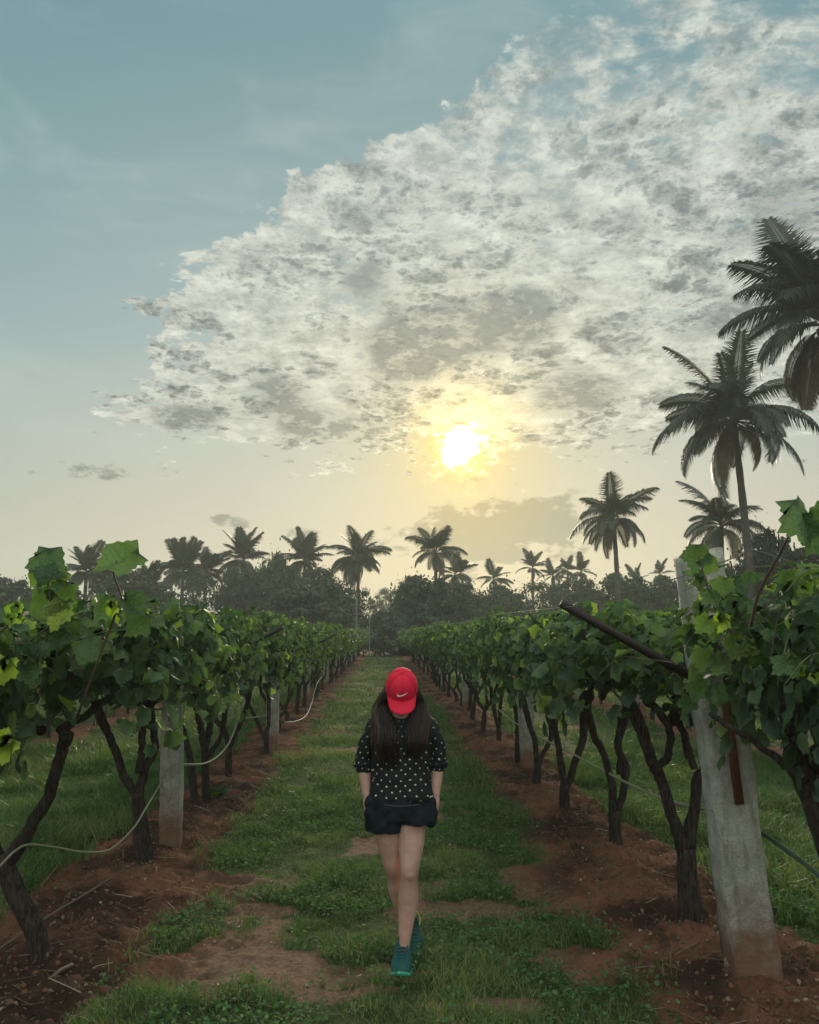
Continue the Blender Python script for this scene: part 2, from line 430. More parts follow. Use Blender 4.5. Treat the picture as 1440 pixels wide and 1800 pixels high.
def leaf_mat(name, stops, trans=0.35, rough=0.42, tcol=(1.35, 1.55, 0.6), spec=0.45, vein=False):
    m, N, out = new_mat(name)
    t = attr(N, 'tint')['Fac']; oi = N.new('ShaderNodeObjectInfo').outputs['Random']
    f = N.m('FRACT', N.m('ADD', t, N.m('MULTIPLY', oi, 0.999)))
    col = N.ramp(f, stops)
    sp = N.noise(obj_co(N), 22.0, 3, 0.6)
    col = N.mix(1.0, col, N.ramp(sp, [(0.3, (.82, .82, .82)), (0.7, (1.12, 1.12, 1.12))]), 'MULTIPLY')
    if vein:
        vv = veins(N); big = N.noise(obj_co(N), 2.3, 3, .6)
        col = N.mix(N.m('MULTIPLY', vv, .42), col, (.14, .21, .08))
        col = N.mix(N.m('MULTIPLY', N.rng(big, .62, .72), .5), col, (.17, .15, .05))
        b = pbsdf(N, col, rough, N.m('SUBTRACT', N.m('MULTIPLY', big, .5), N.m('MULTIPLY', vv, .25)), .6, .12, spec)
    else: b = pbsdf(N, col, rough, spec=spec)
    tr = N.new('ShaderNodeBsdfTranslucent'); N.put(tr.inputs[0], N.mix(1.0, col, tcol, 'MULTIPLY'))
    mx = N.new('ShaderNodeMixShader'); mx.inputs[0].default_value = trans
    N.l.new(b.outputs[0], mx.inputs[1]); N.l.new(tr.outputs[0], mx.inputs[2]); N.l.new(mx.outputs[0], out.inputs[0])
    return m
M = {}
M['vine_leaf'] = leaf_mat('vine_leaf', [(0, (.048, .086, .054)), (.35, (.070, .120, .070)), (.7, (.092, .150, .078)), (.92, (.13, .195, .082)), (.96, (.20, .28, .07)), (1, (.26, .34, .08))], 0.36, 0.55, spec=.28)
def veins(N):
    x, y, _ = N.sep(obj_co(N)); y = N.m('SUBTRACT', y, .12)
    a = N.m('ARCTAN2', x, y); r = N.m('SQRT', N.m('ADD', N.m('MULTIPLY', x, x), N.m('MULTIPLY', y, y)))
    d = N.m('MULTIPLY', N.m('ABSOLUTE', N.m('SINE', N.m('MULTIPLY', a, pi / .78))), N.m('MULTIPLY', r, .25))
    v1 = N.rng(d, .012, .003)
    st = N.m('ABSOLUTE', N.m('SUBTRACT', N.m('FRACT', N.m('ADD', N.m('MULTIPLY', r, 9.0), N.m('MULTIPLY', N.m('ABSOLUTE', N.m('SINE', N.m('MULTIPLY', a, pi / .78))), -1.1))), .5))
    v2 = N.m('MULTIPLY', N.rng(st, .10, .02), .5)
    return N.m('MAXIMUM', v1, v2)
M['vine_leaf_near'] = leaf_mat('vine_leaf_near', [(0, (.050, .094, .050)), (.35, (.070, .128, .064)), (.7, (.092, .158, .070)), (.90, (.12, .195, .07)), (.96, (.18, .26, .07)), (1, (.26, .34, .08))], 0.34, 0.5, spec=.32, vein=True)
M['young_leaf'] = leaf_mat('young_leaf', [(0, (.16, .26, .04)), (1, (.26, .36, .06))], 0.5, 0.42)
M['grass'] = leaf_mat('grass', [(0, (.066, .125, .046)), (.5, (.105, .18, .064)), (.85, (.165, .235, .085)), (.95, (.23, .23, .11)), (1, (.32, .27, .15))], 0.35, 0.5)
M['weed'] = leaf_mat('weed', [(0, (.06, .125, .05)), (.6, (.095, .18, .075)), (1, (.14, .235, .095))], 0.30, 0.8, spec=.12)
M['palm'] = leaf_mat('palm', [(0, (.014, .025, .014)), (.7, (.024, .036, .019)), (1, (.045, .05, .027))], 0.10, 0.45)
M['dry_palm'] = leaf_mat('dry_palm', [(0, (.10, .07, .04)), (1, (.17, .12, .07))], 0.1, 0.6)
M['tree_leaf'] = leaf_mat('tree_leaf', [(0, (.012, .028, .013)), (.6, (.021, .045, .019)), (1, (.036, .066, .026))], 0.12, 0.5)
M['dry_leaf'] = leaf_mat('dry_leaf', [(0, (.12, .07, .042)), (.5, (.20, .135, .085)), (.9, (.30, .235, .16)), (1, (.46, .40, .31))], 0.15, 0.6, (1, .9, .6))

def bark_mat(name, c1, c2, scale=1.0):
    m, N, out = new_mat(name)
    co = obj_co(N)
    mp = N.new('ShaderNodeMapping'); N.put(mp.inputs[0], co); mp.inputs['Scale'].default_value = (1, 1, 0.16)
    n = N.noise(mp.outputs[0], 70 * scale, 5, 0.65, 0.6); n2 = N.noise(co, 9 * scale, 3, 0.6)
    col = N.mix(N.rng(n, 0.35, 0.68), c1, c2)
    col = N.mix(N.m('MULTIPLY', N.rng(n2, 0.5, 0.75), 0.5), col, tuple(v * 1.5 for v in c2))
    b = pbsdf(N, col, 0.85, n, 0.8, 0.012 / scale, 0.25)
    N.l.new(b.outputs[0], out.inputs[0]); return m
M['bark'] = bark_mat('vine_bark', (.018, .014, .012), (.075, .058, .048))
M['tree_bark'] = bark_mat('tree_bark', (.03, .026, .022), (.09, .08, .065), 0.3)
M['palm_bark'] = bark_mat('palm_bark', (.05, .045, .04), (.12, .11, .10), 0.3)
def simple(name, col, rough=0.6, nscale=20, var=0.2, spec=0.4, bstr=0.2, bdist=0.004, **kw):
    m, N, out = new_mat(name); n = N.noise(obj_co(N), nscale, 4, 0.6)
    c = N.mix(n, tuple(v * (1 - var) for v in col), tuple(v * (1 + var) for v in col))
    b = pbsdf(N, c, rough, n, bstr, bdist, spec, **kw); N.l.new(b.outputs[0], out.inputs[0]); return m
M['shoot'] = simple('green_shoot', (.10, .13, .05), 0.5)
M['cane'] = simple('brown_cane', (.10, .065, .045), 0.7)
M['iron'] = simple('rusty_iron', (.030, .021, .018), 0.7, 60, 0.6, 0.4, 0.5)
M['rust'] = simple('rust_strip', (.13, .055, .03), 0.85, 60, 0.5, 0.2, 0.6)
M['wire'] = simple('galvanised_wire', (.16, .15, .13), 0.8, 40, 0.3, 0.2)
M['hose'] = simple('pale_hose', (.34, .34, .24), 0.6, 30, 0.3)
M['hose_dark'] = simple('dark_hose', (.07, .11, .08), 0.4, 30, 0.3)
M['stick'] = simple('dry_stick', (.20, .15, .11), 0.8, 40, 0.4)
M['coconut'] = simple('coconut', (.08, .09, .03), 0.6)
M['clod'] = simple('red_clod', (.20, .10, .068), 0.95, 30, 0.35, 0.1, 0.8, 0.01)

# granite post: mottled grey stone, red soil splashed up its foot
m, N, out = new_mat('granite'); M['granite'] = m
co = obj_co(N); n = N.noise(co, 7, 5, 0.65); n2 = N.noise(co, 90, 3, 0.7); n3 = N.noise(co, 260, 2, 0.7)
col = N.mix(N.rng(n, 0.35, 0.68), (.33, .315, .28), (.54, .52, .475))
col = N.mix(N.m('MULTIPLY', N.rng(n2, 0.5, 0.62), 0.45), col, (.22, .215, .19))
col = N.mix(N.m('MULTIPLY', N.rng(n3, 0.56, 0.66), 0.5), col, (.56, .53, .49))
lich = N.noise(co, 4.0, 6, 0.7, 0.8)
stk = N.new('ShaderNodeMapping'); N.put(stk.inputs[0], co); stk.inputs['Scale'].default_value = (1, 1, .12)
col = N.mix(N.m('MULTIPLY', N.rng(N.noise(stk.outputs[0], 22, 5, .65), .50, .72), .55), col, (.16, .15, .125))
col = N.mix(N.m('MULTIPLY', N.rng(lich, 0.52, 0.68), 0.6), col, (.22, .24, .16))
z = N.sep(co)[2]
soil = N.rng(N.m('ADD', z, N.m('MULTIPLY', N.m('SUBTRACT', n, 0.5), 0.5)), 0.50, 0.05)
col = N.mix(N.m('MULTIPLY', soil, 0.9), col, (.20, .095, .06))
b = pbsdf(N, col, 0.9, N.m('ADD', n, N.m('MULTIPLY', n2, 0.25)), 0.8, 0.03, 0.25)
N.l.new(b.outputs[0], out.inputs[0])

# ================================================================== ground
ROWX = {'L': -1.86, 'R': 1.84, 'L2': -5.5, 'R2': 5.5, 'L3': -9.2, 'R3': 9.2}
ROWS_ALL = (-9.2, -5.5, -1.86, 1.84, 5.5, 9.2)
def gxy(px, py):
    p = on_ground(px, py); return p.x, p.y
GRASS_SPOTS = [(450, 1512, .42, .25, 1), (620, 1520, .38, .40, 1), (580, 1580, .40, .40, 1), (640, 1645, .30, .16, .9), (340, 1620, .22, .30, .7), (840, 1660, .40, .28, .8),
               (850, 1480, .45, .9, .8), (560, 1430, .5, .9, .9), (1060, 1775, .42, .16, 1), (300, 1760, .25, .15, .5), (890, 1560, .35, .3, .6), (975, 1645, .18, .1, .8), (700, 1770, .3, .1, .4),
               (520, 1390, .7, 1.6, .8), (850, 1400, .35, 1.5, .7)]
BARE_SPOTS = [(660, 1482, .30, .22, 1), (770, 1592, .28, .20, 1), (450, 1690, .40, .22, 1), (880, 1775, .48, .11, 1.2), (540, 1740, .35, .10, .8), (640, 1700, .3, .08, .8), (1010, 1690, .35, .25, .7), (735, 1690, .2, .12, .7),
              (420, 1600, .2, .2, .6), (900, 1605, .2, .12, .7), (960, 1560, .4, .5, .6)]
def spots(x, y, lst):
    s = np.zeros_like(x)
    x, y = x + (fbm(x * 3, y * 3, 201, 4, .6) - .5) * .55, y + (fbm(x * 3, y * 2, 202, 4, .6) - .5) * .7
    for px, py, rx, ry, a in lst:
        gx, gy = gxy(px, py)
        s = np.maximum(s, a * np.exp(-((x - gx) / rx) ** 2 - ((y - gy) / ry) ** 2))
    return s
def row_dist(x):
    return np.min(np.abs(x[..., None] - np.array(ROWS_ALL)), axis=-1)
def green_mask(x, y):
    """0 bare soil .. 1 full grass"""
    rd = row_dist(x) + (fbm(x * 1.3, y * 1.1, 5, 4) - 0.5) * 0.55
    near = sm(y, 16, 8)
    strip = sm(rd, np.where(np.abs(x) > 2.6, .10, .34), np.where(np.abs(x) > 2.6, .45, .68))
    n = fbm(x * 1.1 + 3, y * 0.8, 9, 5, 0.6)
    inner = np.abs(x) < 1.9
    g = sm(n, 0.30, 0.55) * 0.75 + 0.25
    patchy = sm(n + 0.40 * spots(x, y, GRASS_SPOTS) - 0.42 * spots(x, y, BARE_SPOTS) + 0.012, 0.37, 0.58)
    g = np.where(inner, g * (1 - near) + patchy * near, sm(n + 0.16, 0.36, 0.52))
    return np.clip(g * strip, 0, 1)
def height(x, y):
    rd = row_dist(x)
    fall = sm(np.abs(x), 200, 20)
    h = 0.055 * np.exp(-(rd / 0.42) ** 2) * (0.6 + 0.8 * fbm(x * 1.2, y * 0.9, 41, 3))
    h += (fbm(x * 0.5, y * 0.5, 31, 3) - 0.5) * 0.09
    g = green_mask(x, y)
    rough = (1 - g) * sm(rd, 1.3, 0.5)
    h += (fbm(x * 7, y * 7, 51, 3, 0.6) - 0.5) * (0.03 + 0.11 * rough)
    h += (fbm(x * 26, y * 26, 61, 2) - 0.5) * (0.012 + 0.034 * rough)
    return h * fall
def gz(x, y):
    return float(height(np.array([float(x)]), np.array([float(y)]))[0])

def graded(a, b, fine, lo, hi, grow):
    xs = list(np.arange(lo, hi, fine)); s = fine; v = hi
    while v < b: s *= grow; v += s; xs.append(v)
    s = fine; v = lo
    left = []
    while v > a: s *= grow; v -= s; left.append(v)
    return np.array(left[::-1] + xs)
gxs = graded(-340, 340, 0.028, -3.2, 3.2, 1.07)
gys = []
v = 2.6; s = 0.022
while v < 470:
    gys.append(v); s = max(0.022, (v - 1.5) * 0.0065) if v < 60 else s * 1.1; v += s
gys = np.array([-230, -120, -40, -10, -2, 0.5, 1.5, 2.2] + gys)
GX, GY = np.meshgrid(gxs, gys)
GZ = height(GX, GY)
nx, ny = len(gxs), len(gys)
V = np.stack([GX, GY, GZ], -1).reshape(-1, 3)
i, j = np.meshgrid(np.arange(ny - 1), np.arange(nx - 1), indexing='ij')
Q = np.stack([i * nx + j, i * nx + j + 1, (i + 1) * nx + j + 1, (i + 1) * nx + j], -1).reshape(-1, 4)
m, N, out = new_mat('orchard_ground')
co = obj_co(N); g = attr(N, 'green')['Fac']
n = N.noise(co, 2.2, 6, 0.65); nf = N.noise(co, 34, 5, 0.7); nc = N.noise(co, 130, 3, 0.7)
soilc = N.mix(N.rng(n, 0.33, 0.66), (.175, .070, .042), (.36, .152, .092))
wet = N.noise(N.v('ADD', co, (4.0, 9.0, 0.0)), 1.1, 5, 0.6)
rd_ = N.m('ABSOLUTE', N.m('SUBTRACT', N.m('ABSOLUTE', N.sep(co)[0]), 1.85))
wetf = N.m('MULTIPLY', N.rng(N.m('ADD', wet, N.m('MULTIPLY', nf, 0.25)), 0.56, 0.70), N.rng(rd_, 1.1, 0.3))
soilc = N.mix(N.m('MULTIPLY', N.rng(nf, 0.42, 0.68), 0.75), soilc, (.33, .20, .14))
soilc = N.mix(N.m('MULTIPLY', N.rng(nc, 0.60, 0.70), 0.5), soilc, (.38, .29, .23))
pathc = N.mix(N.rng(nf, 0.35, 0.7), (.17, .112, .075), (.33, .225, .16))
sx = N.m('ABSOLUTE', N.sep(co)[0])
soilc = N.mix(N.m('MULTIPLY', N.rng(N.m('ADD', sx, N.m('MULTIPLY', n, 0.6)), 1.6, 1.15), 0.75), soilc, pathc)
soilc = N.mix(N.m('MULTIPLY', wetf, 0.85), soilc, (.055, .036, .028))
grc = N.mix(N.rng(nf, 0.35, 0.65), (.045, .065, .024), (.10, .13, .05))
col = N.mix(N.rng(N.m('ADD', g, N.m('MULTIPLY', N.m('SUBTRACT', nf, 0.5), 0.6)), 0.35, 0.75), soilc, grc)
bh = N.m('ADD', N.m('MULTIPLY', nf, 1.0), N.m('MULTIPLY', nc, 0.5))
b = pbsdf(N, col, 0.95, bh, 1.0, 0.035, 0.15)
N.l.new(b.outputs[0], out.inputs[0]); M['ground'] = m
gm = mesh_from('ground', V, Q, m, True)
ga = gm.attributes.new('green', 'FLOAT', 'POINT'); ga.data.foreach_set('value', green_mask(GX, GY).ravel().astype(np.float32))
tag(link('ground', gm), kind='structure')

# ================================================================== ground cover
def blade_template(seg=3):
    ys = np.linspace(0, 1, seg + 1)
    V = []
    for t in ys[:-1]:
        w = 0.5 * (1 - t) ** 0.7; V += [[-w, 0.55 * t * t, t * (1 - 0.25 * t)], [w, 0.55 * t * t, t * (1 - 0.25 * t)]]
    V.append([0, 0.55, 0.75])
    T = []
    for k in range(seg - 1): T += [[2 * k, 2 * k + 1, 2 * k + 3], [2 * k, 2 * k + 3, 2 * k + 2]]
    T.append([2 * seg - 2, 2 * seg - 1, 2 * seg])
    return np.array(V, float), np.array(T)
def blades(n, sampler, hfun, width, seg=3):
    x, y = sampler(n)
    tV, tF = blade_template(seg)
    N_ = len(x); h = hfun(x, y)
    lean = RG.normal(0, 0.33, (N_, 2)); yaw = RG.uniform(0, 2 * pi, N_)
    nrm = np.stack([lean[:, 0], lean[:, 1], np.ones(N_)], 1)
    rot = rotmats(nrm, yaw)
    S = np.stack([np.broadcast_to(width, (N_,)) * RG.uniform(.6, 1.4, N_), h, h], 1)
    VV = tV[None] * S[:, None, :]
    VV = np.einsum('nij,nvj->nvi', rot, VV) + np.stack([x, y, height(x, y) - 0.004], 1)[:, None, :]
    Fo = (tF[None] + (np.arange(N_) * len(tV))[:, None, None]).reshape(-1, 3)
    return VV.reshape(-1, 3), Fo, np.repeat(np.clip(.75 * sm(fbm(x * 1.6, y * 1.2, 321, 3), .3, .72) + .35 * RG.random(N_) + (RG.random(N_) > .95) * .4, 0, .999), len(tV))
def in_view(x, y, pad=0.35):
    return (np.abs(x - y * 0.031) < y * 0.505 + pad)
def sampler(x0, x1, y0, y1, power=1.0, thr=0.0):
    def f(n):
        x = RG.uniform(x0, x1, n); u = RG.random(n); y = y0 + (y1 - y0) * u ** power
        k = in_view(x, y); x, y = x[k], y[k]
        g = green_mask(x, y)
        clump = sm(fbm(x * 6, y * 6, 77, 3), 0.30, 0.62)
        p = g * (0.25 + 0.75 * clump) * (g > thr)
        k = RG.random(len(x)) < p
        return x[k], y[k]
    return f
mat_h = lambda a, b: (lambda x, y: RG.uniform(a, b, len(x)) * (0.25 + 1.5 * sm(fbm(x * 2.0, y * 2.0, 88, 4), .32, .7)))
parts = []
parts.append(blades(210000, sampler(-2.0, 2.0, 3.4, 9), mat_h(.022, .085), .0042))
parts.append(blades(70000, sampler(-2.4, 2.4, 8, 16), mat_h(.04, .12), .008, 2))
parts.append(blades(45000, sampler(-3, 3, 15, 34), mat_h(.05, .13), .018, 2))
parts.append(blades(22000, sampler(-3, 3, 32, 70), mat_h(.06, .14), .045, 2))
parts.append(blades(110000, sampler(-5.4, -1.9, 3.6, 13), mat_h(.06, .19), .008, 2))
parts.append(blades(110000, sampler(1.9, 5.6, 3.4, 13), mat_h(.06, .17), .008, 2))
parts.append(blades(60000, sampler(-16, -2, 11, 34), mat_h(.08, .20), .022, 2))
parts.append(blades(60000, sampler(2, 17, 11, 34), mat_h(.08, .20), .022, 2))
VV = []; FF = []; TT = []; o = 0
for a, b_, c_ in parts:
    VV.append(a); FF.append(b_ + o); TT.append(c_); o += len(a)
tag(link('grass', mesh_from('grass', np.vstack(VV), np.vstack(FF), M['grass'], False, np.concatenate(TT))), 'green and straw coloured grass growing in patches between the vine rows', 'grass', kind='stuff')
# small round-leaved weeds between the grass
wl = np.array([[0, 0, 0], [.30, .30, .06], [.34, .65, .05], [0, 1, -.02], [-.34, .65, .05], [-.30, .30, .06]])
wf = np.array([[0, 1, 2], [0, 2, 3], [0, 3, 4], [0, 4, 5]])
def weeds(n, s, size, hh):
    x, y = s(n); k = fbm(x * 1.7, y * 1.7, 99, 3) > 0.47; x, y = x[k], y[k]; n = len(x)
    nrm = np.stack([RG.normal(0, .55, n), RG.normal(0, .55, n), np.ones(n)], 1)
    z = height(x, y) + RG.uniform(0.004, 1, n) * hh * (0.4 + fbm(x * 3, y * 3, 13, 2))
    return scatter(wl, wf, np.stack([x, y, z], 1), rotmats(nrm, RG.uniform(0, 2 * pi, n)), RG.uniform(.6, 1.3, n) * size)
P_ = [weeds(80000, sampler(-1.8, 1.8, 3.4, 9.5), .024, .075), weeds(60000, sampler(-5.4, -1.9, 3.6, 12), .028, .12), weeds(60000, sampler(1.9, 5.6, 3.4, 12), .026, .11), weeds(30000, sampler(-2, 2, 9, 22), .035, .08)]
VV = []; FF = []; TT = []; o = 0
for a, b_, c_ in P_:
    VV.append(a); FF.append(b_ + o); TT.append(c_); o += len(a)
tag(link('weeds', mesh_from('weeds', np.vstack(VV), np.vstack(FF), M['weed'], False, np.concatenate(TT))), 'small round leaved green weeds spreading low among the grass', 'weeds', kind='stuff')
# dry leaves and twigs
def litter(n, x0, x1, y0, y1, size, pw=1.5):
    x = RG.uniform(x0, x1, n); y = y0 + (y1 - y0) * RG.random(n) ** pw
    k = in_view(x, y) & (RG.random(n) < (0.12 + np.exp(-((row_dist(x) - .1) / .5) ** 2)) * (0.3 + sm(fbm(x * 2.3, y * 2.3, 111, 3), .4, .65)))
    x, y = x[k], y[k]; n = len(x)
    nrm = np.stack([RG.normal(0, .5, n), RG.normal(0, .5, n), np.ones(n)], 1)
    return scatter(wl * np.array([1, 1, 3.0]), wf, np.stack([x, y, height(x, y) + .006], 1), rotmats(nrm, RG.uniform(0, 2 * pi, n)), RG.uniform(.3, 1.3, n) * size)
tw = np.array([[-.02, 0, 0], [.02, 0, 0], [0, 0, .035], [-.02, 1, .03], [.02, 1, .03], [0, 1, .06]])
twf = np.array([[0, 1, 4], [0, 4, 3], [1, 2, 5], [1, 5, 4], [2, 0, 3], [2, 3, 5]])
def twigs(n, x0, x1, y0, y1):
    x = RG.uniform(x0, x1, n); y = y0 + (y1 - y0) * RG.random(n) ** 1.6
    k = in_view(x, y) & (RG.random(n) < 0.06 + np.exp(-(row_dist(x) / .55) ** 2)); x, y = x[k], y[k]; n = len(x)
    nrm = np.stack([RG.normal(0, .2, n), RG.normal(0, .2, n), np.ones(n)], 1)
    return scatter(tw, twf, np.stack([x, y, height(x, y) + .006], 1), rotmats(nrm, RG.uniform(0, 2 * pi, n)), RG.uniform(.3, 1.2, n) ** 2 * .13)
P_ = [litter(15000, -3.2, 3.2, 3.4, 14, .026), twigs(3500, -3.2, 3.2, 3.4, 12)]
VV = []; FF = []; TT = []; o = 0
for a, b_, c_ in P_:
    VV.append(a); FF.append(b_ + o); TT.append(c_); o += len(a)
tag(link('leaf_litter', mesh_from('leaf_litter', np.vstack(VV), np.vstack(FF), M['dry_leaf'], False, np.concatenate(TT))), 'pale dry leaves and broken twigs scattered on the red soil', 'leaf litter', kind='stuff')
# clods of red soil
def rock_template(seed, n=2):
    bm = bmesh.new(); bmesh.ops.create_icosphere(bm, subdivisions=n, radius=0.5)
    g = random.Random(seed)
    for v in bm.verts: v.co *= g.uniform(.72, 1.2)
    for v in bm.verts: v.co.z *= 0.7
    V = np.array([v.co[:] for v in bm.verts]); F_ = np.array([[q.index for q in f.verts] for f in bm.faces]); bm.free()
    return V, F_
VV = []; FF = []; o = 0
for k in range(4):
    tV, tF = rock_template(k, 1 if k else 2)
    n = 9000 if k else 160
    x = RG.uniform(-2.9, 2.9, n); y = 3.4 + 10 * RG.random(n) ** 1.7
    kk = in_view(x, y) & (RG.random(n) < (0.05 + np.exp(-(row_dist(x) / .55) ** 2)) * (1 - green_mask(x, y))); x, y = x[kk], y[kk]; n = len(x)
    sz = (RG.random(n) ** 4 * .030 + .006) if k else RG.uniform(.015, .045, n)
    a, b_, c_ = scatter(tV, tF, np.stack([x, y, height(x, y)], 1), rotmats(RG.normal(0, 1, (n, 3)), RG.uniform(0, 6, n)), sz)
    VV.append(a); FF.append(b_ + o); o += len(a)
tag(link('soil_clods', mesh_from('soil_clods', np.vstack(VV), np.vstack(FF), M['clod'])), 'crumbly clods of red soil along the feet of the vines', 'soil clods', kind='stuff')

def rock(px, py, size, label, name='clay_clod', mat='clod', cat='clod', seed=3, sq=(1, 1, 1)):
    tV, tF = rock_template(seed, 3)
    gx, gy = gxy(px, py)
    o = link(name, mesh_from(name, tV * np.array(sq), tF, M[mat], True), loc=(gx, gy, gz(gx, gy) + size * .12), scale=size)
    tag(o, label, cat)
rock(132, 1722, .085, 'flat reddish clod on the bare soil under the leftmost vine', seed=5, sq=(1.3, 1, .7))
rock(185, 1745, .06, 'small rounded red clod right of the flat one, bottom left', seed=8)
rock(150, 1790, .07, 'orange red clod at the bottom edge of the picture, left side', seed=9)
rock(1283, 1728, .12, 'upright pointed stone leaning at the foot of the tall granite post', 'stone', 'granite', 'stone', 14, (.5, .5, 1.4))
rock(1080, 1600, .06, 'rounded pale clod in front of the forked right vine', seed=15)
rock(1050, 1548, .07, 'clod beside the hollow between two right vines', seed=16)

# ================================================================== grape leaves
def grape_leaf(n, fold, curl, seed=0, serr=0.05):
    g = np.random.default_rng(seed)
    th = np.linspace(-pi, pi, n, endpoint=False) + pi / n      # 0 = tip, +-pi = petiole notch
    lob = 0.46 + (0.060 if n > 20 else .045) * np.cos(5 * th) * (.95 if n == 15 else 1) + 0.035 * np.cos(th)
    lob = lob * (1 - 0.62 * np.exp(-((np.abs(th) - pi) / 0.30) ** 2))
    s_ = np.where(np.arange(n) % 2 == 0, 1 + serr, 1 - serr) if n > 12 else 1.0
    r = lob * s_ * (1 + g.normal(0, .035, n))
    x = r * np.sin(th); y = 0.45 + r * np.cos(th)
    zf = lambda x, y: fold * np.abs(x) - curl * (y - .2) ** 2 - 0.35 * curl * x * x * 2 + 0.05 * np.sin(5 * x + 3 * y + seed)
    V = np.stack([x, y, zf(x, y)], 1)
    V = np.vstack([V, [[0, 0.12, 0]]])                            # vein origin
    T = np.array([[n, k, (k + 1) % n] for k in range(n)])
    return V, T[:, [0, 2, 1]]
LEAF_HI = [grape_leaf(32, f, c, k, .075) for k, (f, c) in enumerate([(.25, .45), (-.18, .7), (.42, .2), (.10, .9), (-.35, .4), (.60, .5)])]
LEAF_MD = [grape_leaf(15, f, c, k) for k, (f, c) in enumerate([(.3, .5), (-.25, .7), (.5, .2)])]
LEAF_LO = [grape_leaf(7, f, c, k) for k, (f, c) in enumerate([(.2, .3), (-.2, .3)])]
LEAF_ME = []
for k, (v_, f_) in enumerate(LEAF_HI):
    LEAF_ME.append(mesh_from('leaf', v_, f_, M['vine_leaf_near'], True, np.full(len(v_), k * .13)))
YOUNG_ME = mesh_from('young_leaf', *LEAF_HI[5], M['young_leaf'], True, np.full(33, .3))

def canopy_points(n, g, half=.78, length=1.9, z0=1.30, z1=1.86):
    """positions and outward normals in the umbrella-shaped canopy of one vine (local, row along y)"""
    u = g.uniform(-1, 1, n); y = np.clip(g.normal(0, .36, n) * length / 1.25, -1.0, 1.0) + g.normal(0, .04, n)
    w = g.random(n)
    top = z1 - .09 * u * u + .08 * np.sin(y * 3.1 + 1.3 * u)
    bot = z0 + .05 + .10 * np.sin(y * 4.0 + z0) + .15 * np.abs(u)
    side = g.random(n) < .30
    uu = np.where(side, np.sign(u) * g.uniform(.82, 1.08, n), u)
    zz = np.where(side, bot + (top - bot - .1) * w, top - (top - bot) * w ** 1.6)
    zz = np.where(side & (g.random(n) < .15), bot - g.random(n) * .12, zz)
    pos = np.stack([uu * half + g.normal(0, .05, n), y, zz + g.normal(0, .04, n)], 1)
    keep = fbm(pos[:, 1] * 3.2 + 20, pos[:, 2] * 4.5 + pos[:, 0] * 2 + 20, int(g.integers(1, 999)), 3) > .40
    pos[~keep, 2] = 1.62 + g.random((~keep).sum()) * .22; pos[~keep, 0] *= .5
    nrm = np.stack([uu * 1.0 + g.normal(0, .55, n), g.normal(-.15, .55, n), np.where(side, .45, 1.0) + g.normal(0, .3, n)], 1)
    return pos, nrm
def foliage_mesh(n, seed, temps, size, **kw):
    g = np.random.default_rng(seed); mb_V = []; mb_F = []; mb_T = []; o = 0
    for tV, tF in temps:
        k = n // len(temps)
        pos, nrm = canopy_points(k, g, **kw)
        for sp_ in range(9):                                   # stray shoots that break the top and the edge
            j0 = g.integers(0, k - 12); b0 = np.array([g.uniform(-.75, .75), g.uniform(-.9, .9), 1.78]); dr_ = np.array([g.normal(0, .35) + .3 * np.sign(b0[0]), g.normal(0, .35), g.uniform(.25, 1.0)])
            tt_ = np.linspace(.1, 1, 9)[:, None] * g.uniform(.16, .42)
            pos[j0:j0 + 9] = b0 + dr_ * tt_ + g.normal(0, .025, (9, 3)) - np.array([0, 0, 1.1]) * tt_ ** 2
        V, Fo, t = scatter(tV, tF, pos, rotmats(nrm, pi + g.normal(0, .9, k)), g.uniform(.55, 1.25, k) * size, g.random(k))
        mb_V.append(V); mb_F.append(Fo + o); mb_T.append(t); o += len(V)
    return mesh_from('foliage', np.vstack(mb_V), np.vstack(mb_F), M['vine_leaf'], True, np.concatenate(mb_T))
FOL_NEAR = [foliage_mesh(1300, 100 + k, LEAF_MD, .098) for k in range(4)]
FOL_MID = [foliage_mesh(2200, 200 + k, LEAF_MD, .084) for k in range(5)]
FOL_FAR = [foliage_mesh(1900, 300 + k, LEAF_LO, .110) for k in range(5)]

